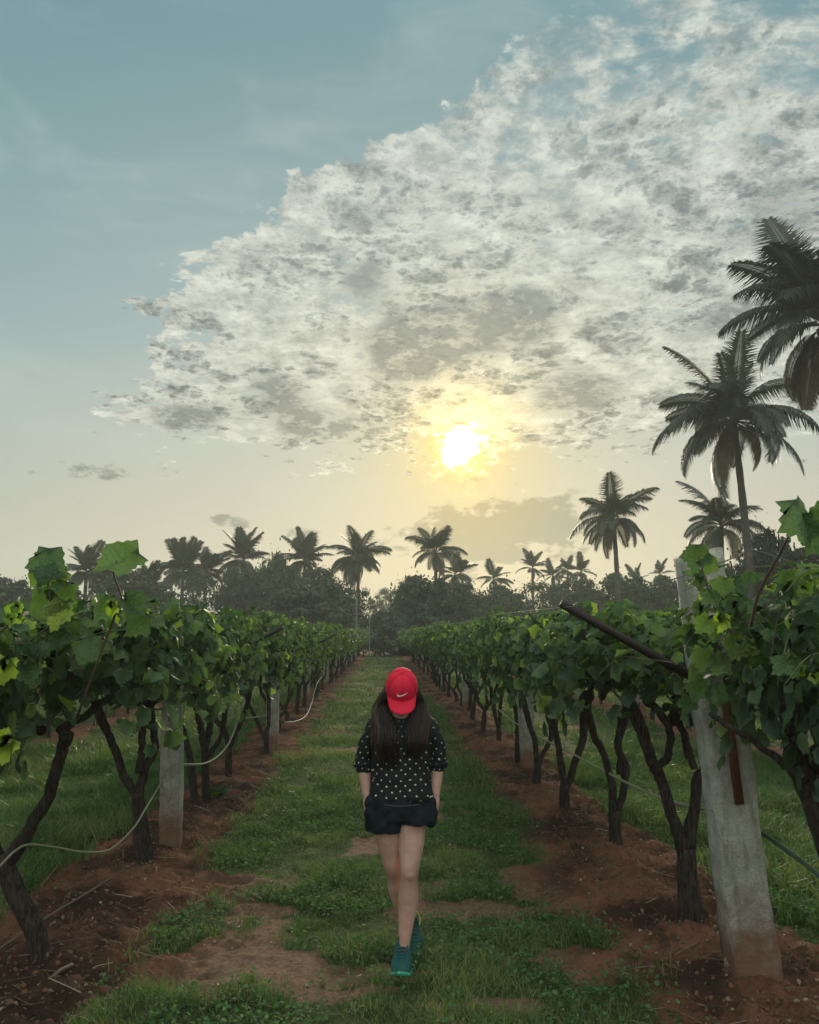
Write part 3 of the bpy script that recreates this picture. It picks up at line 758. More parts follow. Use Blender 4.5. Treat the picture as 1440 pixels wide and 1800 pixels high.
# ================================================================== vine wood
def limb_curve(pts, rad0, rad1, n=18, wob=.012, seed=0):
    C = spline(pts, n); g = np.random.default_rng(seed)
    w = np.cumsum(g.normal(0, wob, (n, 3)), axis=0); w -= np.linspace(0, 1, n)[:, None] * w[-1]
    C = C + w * np.array([1, 1, .3])
    return C, np.linspace(rad0, rad1, n) * (1 + .10 * np.sin(np.linspace(0, 9, n) + seed))
def random_wood(seed):
    """trunk mesh + limb meshes, base at the origin, heads at z ~1.25"""
    g = random.Random(seed)
    fork = g.uniform(.28, .62); lean = (g.uniform(-.08, .08), g.uniform(-.10, .10))
    tr = MB(); C, r = limb_curve([(0, 0, -.08), (lean[0] * .3, lean[1] * .3, fork * .5), (lean[0], lean[1], fork)], .052, .038, 12, .006, seed)
    r[:3] *= (1.35, 1.2, 1.08); tr.tube(C, r, sides=9, rough=.09, seed=seed)
    limbs = []
    k = g.choice((2, 3, 3))
    for i_ in range(k):
        a = (-1, 1, g.uniform(-.5, .5))[i_]
        dx_ = a * g.uniform(.13, .24) + lean[0]; dy_ = g.uniform(-.18, .18)
        lb = MB()
        mid = (dx_ * g.uniform(.75, 1.2), dy_ * .7, fork + (1.25 - fork) * .5)
        C, r = limb_curve([(lean[0], lean[1], fork - .03), (lean[0] + (dx_ - lean[0]) * .55, dy_ * .3, fork + .14), mid, (dx_, dy_, 1.13), (dx_ * 1.7, dy_ * 1.6, 1.34)], .030, .022, 18, .012, seed * 7 + i_)
        lb.tube(C, r, sides=7, rough=.12, seed=seed + i_)
        limbs.append(lb)
    co_ = MB()
    for s_ in (-1, 1):
        C, r = limb_curve([(s_ * .05, 0, 1.22), (s_ * .15, s_ * .3, 1.34), (s_ * .1, s_ * .75, 1.40)], .03, .016, 12, .01, seed + 50)
        co_.tube(C, r, sides=6, rough=.1, seed=seed)
    return tr.mesh('trunk', M['bark'], True), [l_.mesh('limb', M['bark'], True) for l_ in limbs], co_.mesh('cordon', M['bark'], True)
WOOD = [random_wood(900 + k) for k in range(7)]

def near_wood(root, trunk, limbs, Y, seed):
    """trunk and limbs given as photograph outlines (px, py, radius) at depth Y, built in world space under root"""
    base = root.location
    def conv(lst, dy):
        out_ = []
        for k, (px, py, rr) in enumerate(lst):
            p = at_y(px, py, Y + dy * k / max(1, len(lst) - 1)) - base; out_.append((p.x, p.y, p.z, rr))
        return out_
    q_ = conv(trunk, 0)
    q_ = [(q_[0][0], q_[0][1], -.08, q_[0][3] * 1.35)] + q_
    S = spline(q_, 18); t = MB(); t.tube(S[:, :3], S[:, 3], sides=12, rough=.07, seed=seed); t.build('trunk', M['bark'], root, True)
    for k, lm in enumerate(limbs):
        q_ = conv(lm, (-.10, .14, .05, -.05)[k % 4])
        S = spline(q_, 26); g = np.random.default_rng(seed + k)
        w = np.cumsum(g.normal(0, .004, (26, 3)), axis=0); w -= np.linspace(0, 1, 26)[:, None] * w[-1]
        t = MB(); t.tube(S[:, :3] + w, S[:, 3], sides=9, rough=.10, seed=seed + k); t.build('limb', M['bark'], root, True)

def shoots_and_leaves(root, side, nshoot, budget, seed, size=.102, up=0.5, hgt=0.0, reach=1.0, ysh=0.0):
    """arching shoots with a leaf at each node; every leaf an object"""
    g = random.Random(seed); used = 0; lowcap = 0.0
    for k in range(nshoot):
        y0 = g.uniform(-.85, .85) + ysh; s_ = -side if g.random() < .72 else side      # mostly towards the path
        x0 = g.uniform(-.1, .1); z0 = 1.36 + g.uniform(-.06, .06)
        L = g.uniform(.45, .88) * reach; tall = g.random() < up
        pk = (g.uniform(1.76, 1.94) if tall else g.uniform(1.58, 1.78)) + hgt
        endz = pk - g.uniform(-.04, .12) if tall else max(1.5, pk - g.uniform(.05, .28))
        dxy = g.uniform(-.35, .35)
        P0 = [(x0, y0, z0), (x0 + s_ * L * .35, y0 + dxy * .3, (z0 + pk) / 2 + .1), (x0 + s_ * L * .70, y0 + dxy * .7, pk), (x0 + s_ * L * .98, y0 + dxy, endz)]
        C = spline(P0, 22)
        mb = MB(); mb.tube(C, np.linspace(.0055, .002, 22), sides=5); mb.build('shoot', M['shoot'] if g.random() < .6 else M['cane'], root, True)
        nl = int(max(L, .6) / .052)
        for i_ in range(nl):
            if used >= budget: return used
            f = (i_ + 1.2) / (nl + 1); idx = f * 20; a = int(idx); p = C[a] * (1 - idx + a) + C[a + 1] * (idx - a)
            sgn = 1 if i_ % 2 else -1
            off = Vector((g.uniform(-.05, .05), sgn * g.uniform(.03, .09), g.uniform(-.03, .07)))
            sc = size * g.uniform(.7, 1.25) * (1.0 if f < .8 else .55)
            nrm = Vector((s_ * (.55 + g.gauss(0, .5)), g.gauss(-.35, .5), g.gauss(.75, .35)))
            rm = rotmats(np.array([nrm[:]]), np.array([pi + g.gauss(0, .8)]))[0]
            me = YOUNG_ME if (f > .93 and g.random() < .6) else LEAF_ME[g.randrange(6)]
            o = bpy.data.objects.new('leaf', me); o.parent = root
            o.matrix_local = Matrix.Translation(Vector(p) + off) @ Matrix(rm.tolist()).to_4x4() @ Matrix.Scale(sc, 4)
            COL.objects.link(o); used += 1
    return used

NEAR = {
 'L': [
  dict(Y=2.95, t=[(-220, 1900, .07), (-200, 1700, .06), (-170, 1500, .055)], l=[[(-170, 1510, .04), (-140, 1400, .036), (-150, 1280, .034)], [(-172, 1510, .04), (-230, 1400, .036), (-240, 1280, .034)]],
       lab='leafy grapevine canopy cut off by the left picture edge, nearest of its row'),
  dict(t=[(72, 1695, .062), (62, 1635, .055), (30, 1575, .052), (5, 1515, .058)], l=[[(8, 1520, .045), (45, 1470, .036), (85, 1400, .034), (105, 1340, .034), (118, 1290, .04)], [(2, 1520, .042), (-25, 1450, .034), (-20, 1380, .032), (-5, 1300, .03)]],
       lab='nearest left grapevine, its dark trunk bending sharply at knee height'),
  dict(t=[(254, 1525, .075), (246, 1440, .055), (241, 1392, .046)], l=[[(240, 1398, .040), (215, 1362, .030), (196, 1305, .030), (178, 1260, .032), (160, 1222, .03)], [(242, 1398, .036), (252, 1350, .032), (268, 1325, .030), (271, 1290, .030), (262, 1235, .03)], [(244, 1360, .028), (246, 1325, .026), (250, 1280, .026), (258, 1230, .024)]],
       lab='left grapevine just before the granite post, forking into three dark limbs'),
  dict(t=[(344, 1425, .045), (338, 1370, .038), (334, 1330, .036)], l=[[(334, 1332, .034), (322, 1290, .032), (308, 1258, .032), (296, 1220, .03)]],
       lab='slender left grapevine just behind the granite post, leaning left'),
  dict(t=[(364, 1418, .05), (361, 1350, .042), (360, 1305, .042)], l=[[(359, 1310, .036), (347, 1260, .034), (343, 1215, .032)], [(361, 1310, .034), (372, 1275, .032), (368, 1230, .03)], [(366, 1330, .028), (385, 1300, .026), (394, 1250, .026), (402, 1210, .026)]],
       lab='left grapevine with a straight mossy stem splitting into a cluster of limbs'),
  dict(t=[(402, 1375, .045), (402, 1335, .04), (404, 1305, .038)], l=[[(403, 1310, .034), (392, 1280, .032), (378, 1262, .03), (372, 1215, .03)], [(405, 1310, .032), (425, 1262, .03), (440, 1215, .03)]],
       lab='left grapevine with two limbs in a wide V behind the drooping hose'),
  dict(t=[(470, 1335, .04), (468, 1300, .036)], l=[[(468, 1304, .032), (450, 1265, .03), (436, 1235, .028), (430, 1200, .028)], [(469, 1300, .03), (472, 1255, .026), (468, 1205, .026)]],
       lab='left grapevine leaning beside the second granite post'),
 ],
 'R': [
  dict(Y=3.45, t=[(1560, 1790, .085), (1500, 1600, .07), (1450, 1450, .062), (1420, 1360, .062)], l=[[(1420, 1368, .052), (1402, 1330, .046), (1394, 1280, .04), (1384, 1230, .04)], [(1412, 1375, .022), (1370, 1335, .015), (1320, 1305, .013), (1262, 1270, .011), (1250, 1255, .009)]],
       lab='nearest right grapevine at the picture edge, thick trunk with a long bare side branch'),
  dict(t=[(1216, 1640, .085), (1210, 1560, .062), (1206, 1490, .056)], l=[[(1203, 1495, .044), (1186, 1440, .036), (1168, 1375, .036), (1150, 1340, .036), (1132, 1285, .038), (1108, 1235, .04)], [(1150, 1345, .026), (1172, 1325, .024), (1172, 1280, .024), (1150, 1245, .024), (1130, 1232, .022)], [(1210, 1495, .042), (1218, 1420, .034), (1220, 1370, .032), (1238, 1330, .032), (1236, 1275, .03), (1222, 1225, .03)], [(1221, 1355, .026), (1207, 1310, .024), (1196, 1265, .024), (1190, 1215, .024)]],
       lab='right grapevine with a tall trunk forking low, standing beside the big granite post'),
  dict(t=[(1083, 1490, .062), (1080, 1440, .052), (1080, 1425, .05)], l=[[(1078, 1432, .034), (1074, 1380, .034), (1060, 1325, .034), (1042, 1290, .034), (1030, 1235, .036)], [(1085, 1432, .032), (1096, 1385, .032), (1098, 1350, .032), (1086, 1305, .03), (1098, 1265, .034), (1110, 1220, .036)], [(1088, 1360, .022), (1092, 1320, .02), (1090, 1280, .02), (1092, 1240, .02)]],
       lab='right grapevine splitting at its foot into two long parallel limbs'),
  dict(t=[(994, 1432, .058), (993, 1400, .05), (994, 1378, .046)], l=[[(992, 1382, .036), (986, 1330, .032), (978, 1285, .03), (968, 1240, .03)], [(997, 1382, .038), (1010, 1345, .034), (1024, 1300, .036), (1028, 1255, .05), (1032, 1215, .065)]],
       lab='right grapevine in a Y with a swollen dark head on its right limb'),
  dict(t=[(943, 1382, .05), (944, 1360, .046), (945, 1348, .044)], l=[[(944, 1350, .034), (942, 1310, .032), (930, 1265, .032), (918, 1225, .032), (912, 1200, .03)], [(947, 1350, .034), (958, 1318, .03), (970, 1290, .032), (964, 1250, .034), (962, 1215, .034)], [(968, 1290, .018), (979, 1275, .016), (977, 1250, .016), (968, 1232, .016)]],
       lab='right grapevine with two crooked limbs just right of the second granite post'),
  dict(t=[(912, 1345, .045), (910, 1300, .04)], l=[[(910, 1302, .036), (906, 1255, .034), (893, 1205, .032)]],
       lab='thin right grapevine close behind the second granite post'),
  dict(t=[(877, 1312, .042), (877, 1280, .038)], l=[[(876, 1284, .034), (868, 1240, .032), (862, 1205, .032)], [(878, 1280, .03), (880, 1240, .028), (886, 1205, .028)]],
       lab='right grapevine, upright with a narrow fork, left of the second granite post'),
 ]}
vine_count = 0
NEAR_END = {}
for sd, lst in NEAR.items():
    for k, v_ in enumerate(lst):
        bpx, bpy_, _ = v_['t'][0]
        gp = at_y(bpx, bpy_, v_['Y']) if 'Y' in v_ else on_ground(bpx, bpy_)
        root = empty('grapevine', (gp.x, gp.y, 0)); 
        near_wood(root, v_['t'], v_['l'], gp.y, 31 * k + (5 if sd == 'L' else 0))
        side = -1 if sd == 'L' else 1
        sub = bpy.data.objects.new('foliage', FOL_NEAR[(k + (side > 0)) % 4]); COL.objects.link(sub); sub.parent = root; sub['kind'] = 'stuff'
        sub.location = (ROWX[sd] - gp.x + (side * .32 if k == 0 else 0), (.50 if side > 0 else .1) if k == 1 else 0, -.06 if k == 0 else 0); sub.scale = (.72 if k == 0 else 1, .9, 1)
        cm = WOOD[k % 7][2]; c_ = link('cordon', cm, root, loc=(ROWX[sd] - gp.x, 0, 0))
        # the shoots grow from the row line, not from the leaning trunk
        n_ = 300 if k < 6 else 230
        holder = ROWX[sd] - gp.x
        before = set(root.children)
        shoots_and_leaves(root, side, 34, n_, 500 + k * 3 + (side > 0), up=.5, hgt=(-.10 if k == 0 and side < 0 else 0) + (.10 if k == 0 and side > 0 else 0), reach=(.55 if k == 0 else 1.0), ysh=(.42 if k == 1 and side > 0 else 0))
        for ch in root.children:
            if ch not in before: ch.location.x += holder
        tag(root, v_['lab'], 'grapevine', 'grapevines in the ' + ('left' if sd == 'L' else 'right') + ' row beside the path')
        NEAR_END[sd] = gp.y; vine_count += 1

# a canopy-only vine closer than the first trunk on each side, its foot outside the frame
def place_vine(X, Y, wood, fol, label, group, flip, sc=1.0):
    root = empty('grapevine', (X, Y, gz(X, Y) * .8), pi if flip else 0); root.scale = (sc, sc, random.uniform(.95, 1.04))
    tr, lb, co_ = wood
    for nm, me in [('trunk', tr)] + [('limb', q) for q in lb] + [('cordon', co_)]:
        o = bpy.data.objects.new(nm, me); COL.objects.link(o); o.parent = root
    o = bpy.data.objects.new('foliage', fol); COL.objects.link(o); o.parent = root; o['kind'] = 'stuff'
    o.location.x = (-1 if flip else 1) * (0)
    tag(root, label, 'grapevine', group); return root
names = {'L': 'left', 'R': 'right'}
for sd in ('L', 'R'):
    Y = NEAR_END[sd] + 1.6; k = 0
    while Y < 56:
        far = Y > 22
        lab = ('grapevine of the %s row, mid distance beyond the second granite post' if not far else 'small distant grapevine near the far end of the %s row beside the path') % names[sd]
        if k < 6: lab = '%s grapevine past the second granite post of the %s row' % (('first', 'second', 'third', 'fourth', 'fifth', 'sixth')[k], names[sd])
        place_vine(ROWX[sd] + random.uniform(-.07, .07), Y, WOOD[(k * 3 + (sd == 'R')) % 7], (FOL_MID if Y < 26 else FOL_FAR)[k % 5], lab,
                   'grapevines in the %s row beside the path' % names[sd], k % 2 == 0)
        vine_count += 1; k += 1; Y += random.uniform(1.4, 1.85)
for X, sd, y0 in ((-5.5, 'left', 8.5), (5.5, 'right', 8.0), (-9.2, 'left', 15), (9.2, 'right', 15), (-12.9, 'left', 24), (12.9, 'right', 24)):
    Y = y0; k = 0
    nth = {5: 'second', 9: 'third', 12: 'fourth'}[int(abs(X))]
    while Y < 56:
        far = Y > 20
        place_vine(X + random.uniform(-.07, .07), Y, WOOD[(k * 2 + 1) % 7], (FOL_MID if Y < 20 else FOL_FAR)[(k * 2) % 5], 'grapevine in the %s row out to the %s, half hidden by nearer canopy' % (nth, sd),
                   'grapevines in the outer rows', k % 2 == 0, 1.0)
        vine_count += 1; k += 1; Y += random.uniform(1.6, 2.1)

# ================================================================== granite posts with trellis arms
def post_mesh(w, d, h, seed, chip=0.3):
    g = np.random.default_rng(seed); nz = 34; ring = []
    n = 28
    g3 = lambda a_, z_: fbm(np.cos(a_) * 1.6 + seed * 7.0 + 9, z_ * 4.0 + np.sin(a_) * 1.6, seed, 4, .6) - .5
    for k in range(nz + 1):
        z = h * k / nz
        f = 1.0 - 0.06 * k / nz
        a = np.linspace(0, 2 * pi, n, endpoint=False) + pi / n
        cx, sx_ = np.cos(a), np.sin(a)
        m_ = np.maximum(np.abs(cx), np.abs(sx_)); x = cx / m_; y = sx_ / m_
        rnd = .94 + .06 * (1 - np.abs(np.abs(x) - np.abs(y)))
        rnd = rnd * (1 + .16 * g3(a, z + 0 * a)) - .05 * (np.abs(np.abs(x) - np.abs(y)) < .25) * (vnoise(a * 3, z * 9 + 0 * a, seed) > .62)
        ring.append(np.stack([x * w / 2 * f * rnd + g.normal(0, .0016, n), y * d / 2 * f * rnd + g.normal(0, .0016, n), np.full(n, z - .15 if k == 0 else z) + (g.normal(0, .006, n) if 0 < k < nz else 0)], 1))
    V = np.vstack(ring)
    top = V[-n:]; top[:, 2] += -chip * .12 * (top[:, 0] / w * 2) ** 2 * (top[:, 0] < 0) + g.normal(0, .006, n)
    V[-n:] = top
    i, j = np.meshgrid(np.arange(nz), np.arange(n), indexing='ij'); j2 = (j + 1) % n
    Q = np.stack([i * n + j, i * n + j2, (i + 1) * n + j2, (i + 1) * n + j], -1).reshape(-1, 4)
    V = np.vstack([V, [0, 0, h - .01]]); js = np.arange(n)
    T = np.stack([np.full(n, len(V) - 1), nz * n + js, nz * n + (js + 1) % n], -1)
    return mesh_from('shaft', V, [Q, T], M['granite'])
def bar(mb, a, b, r, sides=4): 
    a = np.array(a, float); b = np.array(b, float)
    mb.tube(np.array([a + (b - a) * t for t in np.linspace(0, 1, 4)]), r, sides=sides)
def post(X, Y, label, seed, w=.21, d=.15, h=2.2, tilt=(0, 0), arms=True, strip=False, rz=0.0):
    root = empty('granite_post', (X, Y, gz(X, Y)), rz)
    root.rotation_euler = (tilt[1], tilt[0], rz)
    link('shaft', post_mesh(w, d, h, seed), root)
    if arms:
        for s_ in (-1, 1):
            mb = MB(); bar(mb, (s_ * w * .45, -d * .62, 1.47 if strip else 1.32), ((-.80 if s_ < 0 else .94) if strip else s_ * .94, -d * .62, 1.94 if strip else 1.74), .023 if strip else .016); mb.build('trellis_arm', M['iron'], root)
    if strip:
        mb = MB(); mb.box((.01, -d / 2 - .008, 1.13), (.045, .012, .56)); mb.build('iron_strip', M['rust'], root)
    tag(root, label, 'post', 'granite trellis posts')
    return root
def gx_of(px, py):
    p = on_ground(px, py); return p.x, p.y
px_, py_ = gx_of(1325, 1733)
RP = (px_, py_)
post(px_, py_, 'tall mottled granite post in the right foreground, red soil at its foot', 1, .232, .17, 2.16, tilt=(-.080, .0), strip=True)
px_, py_ = gx_of(300, 1497); LP = (px_, py_)
post(px_, py_, 'pale granite post in the left row, lower third stained red', 2, .165, .14, 1.80, tilt=(-.03, 0))
px_, py_ = gx_of(930, 1352); 
post(px_, py_, 'granite post in the right row, second from the camera, behind dark trunks', 3, .20, .15, 1.82, tilt=(-.035, 0))
px_, py_ = gx_of(477, 1322)
post(px_, py_, 'granite post in the left row, second from the camera, beside leaning trunks', 4, .19, .15, 1.8, tilt=(.01, 0))
for sd, Y0, X in (('left', 20.2, -1.86), ('right', 18.4, 1.84)):
    Y = Y0; k = 0
    while Y < 57:
        last = Y + 6.8 >= 57
        post(X, Y, ('small pale granite post closing the far end of the %s row' if last else ('grey granite post in the %s row, third from the camera' if k == 0 else 'distant grey granite post among the trunks of the %s row')) % sd, 10 + k, .2, .15, 1.8, arms=True); k += 1; Y += 6.8
for X, sd in ((-5.5, 'left'), (5.5, 'right')):
    Y = 11.0
    while Y < 55:
        post(X, Y, 'granite post of the outer %s row seen under the canopy' % sd, int(Y), .2, .15, 1.8); Y += 6.8

def cable(name, pts, r, mat, label, cat, n=60, sides=6, group=None, smooth=True):
    C = spline(pts, n); mb = MB(); mb.tube(C, r, sides=sides); o = mb.build(name, M[mat], None, True)
    tag(o, label, cat, group); return o
# tie wires on the near right post: arm tip -> post top -> other arm tip
a = Vector(RP + (0,))
def w_(x, y, z): return (a.x + x, a.y + y, z)
cable('tie_wire', [w_(-.84, -.10, 1.94), w_(-.6, -.11, 1.98), w_(-.25, -.11, 2.08), w_(0, -.115, 2.17)], .0035, 'wire', 'thin wire from the path side arm tip up to the near granite post top', 'wire')
cable('tie_wire', [w_(0, -.115, 2.17), w_(.10, -.11, 2.20), w_(.45, -.11, 2.08), w_(.85, -.10, 1.94)], .0035, 'wire', 'thin wire from the near granite post top down to its outer arm tip', 'wire')
for sd, X in (('left', -1.86), ('right', 1.84)):
    for u, z in ((-.90, 1.93), (.90, 1.93), (-.45, 1.66), (.45, 1.66)):
        if X < 0 and u > 0: continue
        pts_ = [(X + u + .01 * math.sin(y * 1.7), y, z - .035 * abs(math.sin(y * .46))) for y in np.arange(3.9, 56, 1.7)]
        side_ = 'path side' if (u > 0) == (X < 0) else 'outer side'
        cable('row_wire', pts_, .0020, 'wire', 'thin trellis wire along the %s row, %s, %s' % (sd, side_, 'at the arm tips' if abs(u) > .6 else 'halfway up the arms'), 'wire', n=140, sides=4)
# drip hoses
def H(px, py, Y): p = at_y(px, py, Y); return tuple(p)
Lp = LP[1]
cable('drip_hose', [H(-60, 1580, 4.35), H(0, 1522, 4.4), H(25, 1497, 4.45), H(50, 1485, 4.6), H(95, 1489, 4.85), H(150, 1498, 5.2), H(195, 1492, 5.6), H(235, 1455, 5.9), H(258, 1418, 6.2), H(278, 1385, Lp - .12), H(297, 1350, Lp - .11), H(312, 1343, Lp + .0)], .0062, 'hose', 'pale hose sagging past the nearest left trunk up to the left granite post', 'hose', 90, 7)
cable('drip_hose', [H(312, 1343, Lp + .02), H(330, 1344, 7.4), H(360, 1342, 8.2), H(382, 1330, 8.8), H(400, 1310, 9.4), H(412, 1285, 10.0), H(420, 1264, 10.6), H(440, 1262, 11.4), H(465, 1258, 12.4), H(478, 1250, 13.2)], .010, 'hose', 'pale hose looping from the left granite post to the one behind it', 'hose', 90, 7)
cable('drip_hose', [H(500, 1270, 14.2), H(520, 1268, 15.2), H(538, 1258, 16.4), H(548, 1235, 17.6), H(556, 1205, 18.6), H(565, 1190, 20)], .012, 'hose', 'pale hose loop hanging in the far part of the left row', 'hose', 60, 6)
cable('drip_hose', [H(860, 1228, 15), H(880, 1250, 13), H(905, 1270, 11.5), H(950, 1296, 9.8), H(1000, 1322, 8.2), H(1062, 1355, 7.2), H(1110, 1380, 6.5), H(1170, 1405, 5.8), H(1225, 1420, 5.3), H(1262, 1428, 4.9)], .0095, 'hose', 'straight pale hose running behind the right trunks to the near granite post', 'hose', 90, 7)
cable('drip_hose', [H(1262, 1428, 4.75), H(1300, 1442, 4.7), H(1345, 1468, 4.5), H(1390, 1500, 4.3), H(1432, 1532, 4.1), H(1500, 1590, 3.9)], .013, 'hose_dark', 'dark green hose right of the near granite post, sloping down to the edge', 'hose', 50, 8)
cable('ground_pipe', [(*gxy(-40, 1712), .05), (*gxy(80, 1632), .06), (*gxy(160, 1582), .06), (*gxy(243, 1525), .05)], .0075, 'stick', 'thin brown pipe lying on the soil from the left edge to the second trunk', 'pipe', 30, 6)
cable('fallen_stick', [(*gxy(78, 1745), .02), (*gxy(100, 1728), .05), (*gxy(126, 1710), .04)], .010, 'stick', 'short brown stick on the red soil under the nearest left vine', 'stick', 12, 6)
cable('fallen_stick', [(*gxy(1180, 1690), .02), (*gxy(1215, 1680), .05), (*gxy(1262, 1662), .06), (*gxy(1270, 1640), .12)], .006, 'stick', 'thin curved twig between the forked right trunk and the granite post', 'stick', 16, 5)
cable('fallen_stick', [(*gxy(640, 1700), .02), (*gxy(655, 1692), .03), (*gxy(690, 1697), .02)], .004, 'dry_leaf', 'thin straw on the path left of the walker\'s shoes', 'stick', 12, 5)

# ------------------------------------------------ single leaves and sprays that stand out in front of the canopy
def free_spray(name, stem, leaves, label):
    root = empty(name, Vector(stem[0]))
    b0 = Vector(stem[0])
    C = spline([tuple(Vector(p) - b0) for p in stem], 20)
    mb = MB(); mb.tube(C, np.linspace(.006, .0028, 20), sides=6); mb.build('cane', M['cane'], root, True)
    for (px, py, Y, size, nrm, spin, kind, young) in leaves:
        p = at_y(px, py, Y) - b0
        rm = Matrix(rotmats(np.array([nrm], float), np.array([float(spin)]))[0].tolist())
        me = YOUNG_ME if young else LEAF_ME[kind]
        o = link('leaf', me, root); o.matrix_local = Matrix.Translation(p - (rm @ Vector((0, .45, 0))) * size) @ rm.to_4x4() @ Matrix.Scale(size, 4)
        k_ = int(np.argmin(np.linalg.norm(C - np.array(o.matrix_local.translation), axis=1)))
        d_ = np.array(o.matrix_local.translation) + np.array(rm @ Vector((0, .10 * size, 0)))
        mb = MB(); mb.tube(spline([C[k_], (C[k_] + d_) / 2 + np.array([0, 0, .012]), d_], 6), .0018, sides=4); mb.build('petiole', M['shoot'], root)
    tag(root, label, 'vine shoot', 'shoots rising above the canopies')
T2 = 1.0
free_spray('vine_shoot', [H(135, 1262, 3.6), H(165, 1180, 3.5), H(192, 1110, 3.45), H(205, 1075, 3.4), H(214, 1050, 3.35), H(200, 1010, 3.3), H(205, 985, 3.3)],
    [(216, 978, 3.3, .20, (.25, -.75, .75), 1.9, 0, 0), (175, 1060, 3.4, .13, (-.3, -.8, .5), 2.6, 1, 0), (232, 1062, 3.35, .12, (.3, -.8, .5), -2.2, 2, 0), (196, 1068, 3.35, .07, (0, -1, .2), 3.0, 5, 1),
     (250, 1088, 3.5, .12, (.5, -.6, .6), 2.2, 3, 0), (150, 1135, 3.5, .14, (-.1, -.9, .3), 2.8, 4, 0)],
    'tall brown cane left of centre carrying a broad sunlit leaf above the left canopy')
free_spray('vine_shoot', [H(60, 1200, 3.7), H(85, 1110, 3.6), H(88, 1050, 3.5), H(80, 1005, 3.5), H(78, 980, 3.5)],
    [(80, 985, 3.45, .17, (.1, -.95, .3), 3.0, 4, 0), (95, 1012, 3.5, .14, (.4, -.8, .3), 2.2, 0, 0), (58, 1010, 3.5, .09, (-.4, -.8, .4), -2.4, 1, 0), (110, 1040, 3.5, .14, (.2, -.9, .3), 2.7, 3, 0), (70, 1055, 3.5, .16, (-.2, -.9, .3), 3.3, 1, 0), (105, 1075, 3.5, .15, (0, -.9, .4), 2.9, 2, 0)],
    'upright leafy shoot with a square topped leaf at the far left against the sky')
free_spray('vine_shoot', [H(-20, 1120, 3.0), H(0, 1110, 3.0), H(18, 1095, 3.0), H(27, 1080, 3.0)],
    [(22, 1074, 2.95, .055, (.2, -.9, .3), 2.5, 0, 1), (32, 1066, 2.95, .045, (-.3, -.9, .2), -2.6, 0, 1), (20, 1088, 2.95, .05, (0, -.9, .5), 3.1, 0, 1), (30, 1085, 3.0, .05, (.5, -.7, .3), 2.2, 0, 1)],
    'pale yellow green sprouting tip at the left picture edge')
free_spray('vine_shoot', [H(-40, 1330, 2.9), H(-20, 1325, 2.9), H(-5, 1320, 2.9)],
    [(4, 1312, 2.85, .12, (.2, -.9, .4), 2.2, 0, 1), (8, 1175, 3.0, .11, (.1, -.9, .4), 2.9, 0, 1)],
    'bright lime green leaves poking in at the left picture edge')
free_spray('vine_shoot', [H(1320, 1100, 2.9), H(1335, 1040, 2.8), H(1370, 975, 2.7), H(1395, 925, 2.6)],
    [(1415, 905, 2.5, .17, (.35, -.85, .35), 3.3, 4, 0), (1450, 925, 2.5, .17, (-.3, -.85, .35), 2.6, 0, 0), (1440, 990, 2.6, .15, (.1, -.4, .9), 2.3, 3, 0)],
    'high pair of large dark leaves at the right edge against the sky')
free_spray('vine_shoot', [H(1290, 1130, 3.6), H(1262, 1080, 3.5), H(1240, 1020, 3.5), H(1228, 975, 3.5)],
    [(1225, 968, 3.5, .13, (-.2, -.7, .7), 2.9, 3, 0), (1272, 1028, 3.45, .10, (-.3, -.9, .2), 2.9, 2, 0), (1255, 1045, 3.45, .09, (.2, -.7, .6), 2.0, 1, 0), (1268, 1092, 3.45, .09, (0, -.9, .3), 2.9, 5, 1), (1240, 1095, 3.5, .10, (-.2, -.9, .3), 2.4, 0, 0),
     (1252, 985, 3.5, .10, (.3, -.8, .5), 2.6, 1, 0), (1238, 1150, 3.5, .11, (-.1, -.9, .4), 3.0, 3, 0), (1268, 1165, 3.5, .11, (.2, -.9, .4), 2.5, 0, 0), (1290, 1130, 3.5, .12, (.1, -.9, .3), 2.9, 2, 0), (1230, 1205, 3.5, .11, (-.2, -.9, .4), 2.7, 1, 0), (1262, 1215, 3.5, .11, (0, -.9, .4), 3.1, 4, 0), (1300, 1060, 3.5, .12, (.1, -.8, .5), 2.4, 3, 0), (1210, 1235, 3.6, .09, (-.2, -.9, .4), 2.9, 0, 0)],
    'leafy shoot climbing in front of the near granite post')
free_spray('vine_shoot', [H(430, 1175, 7.5), H(420, 1150, 7.4), H(405, 1130, 7.3)],
    [(408, 1124, 7.3, .19, (-.3, -.7, .7), 2.2, 3, 1), (380, 1132, 7.3, .10, (.1, -.8, .6), 2.8, 0, 1)],  # pale young-leaf colour stands in for light on the large leaf
    'single bright green leaf coloured as if lit on the side of the left canopy')

# low plant bottom right, round leaved weed at left
root = empty('weed_plant', (*gxy(1425, 1795), 0)); g = random.Random(4)
for k in range(11):
    aa = g.uniform(0, 2 * pi); ln = g.uniform(.06, .11)
    t = np.linspace(0, 1, 5); V_ = []; 
    for q_ in t:
        w0 = .018 * math.sin(pi * min(1, q_ * .9 + .1)); x_ = ln * q_; z_ = .03 + .05 * q_ - .04 * q_ * q_
        for s_ in (-1, 1): V_.append([x_ * cos(aa) - s_ * w0 * sin(aa), x_ * sin(aa) + s_ * w0 * cos(aa), z_])
    o = link('leaf', mesh_from('leaf', V_, np.array([[2 * k_, 2 * k_ + 1, 2 * k_ + 3, 2 * k_ + 2] for k_ in range(4)]), M['weed'], True, np.full(10, .8)), root)
tag(root, 'low weed with narrow spreading leaves in the bottom right corner', 'weed')
root = empty('weed_plant', (*gxy(378, 1416), .02))
for k in range(5):
    aa = k * 1.3; me = LEAF_ME[k]; o = link('leaf', me, root, loc=(.05 * cos(aa), .05 * sin(aa), .07), rot=(.9, 0, aa), scale=.15)
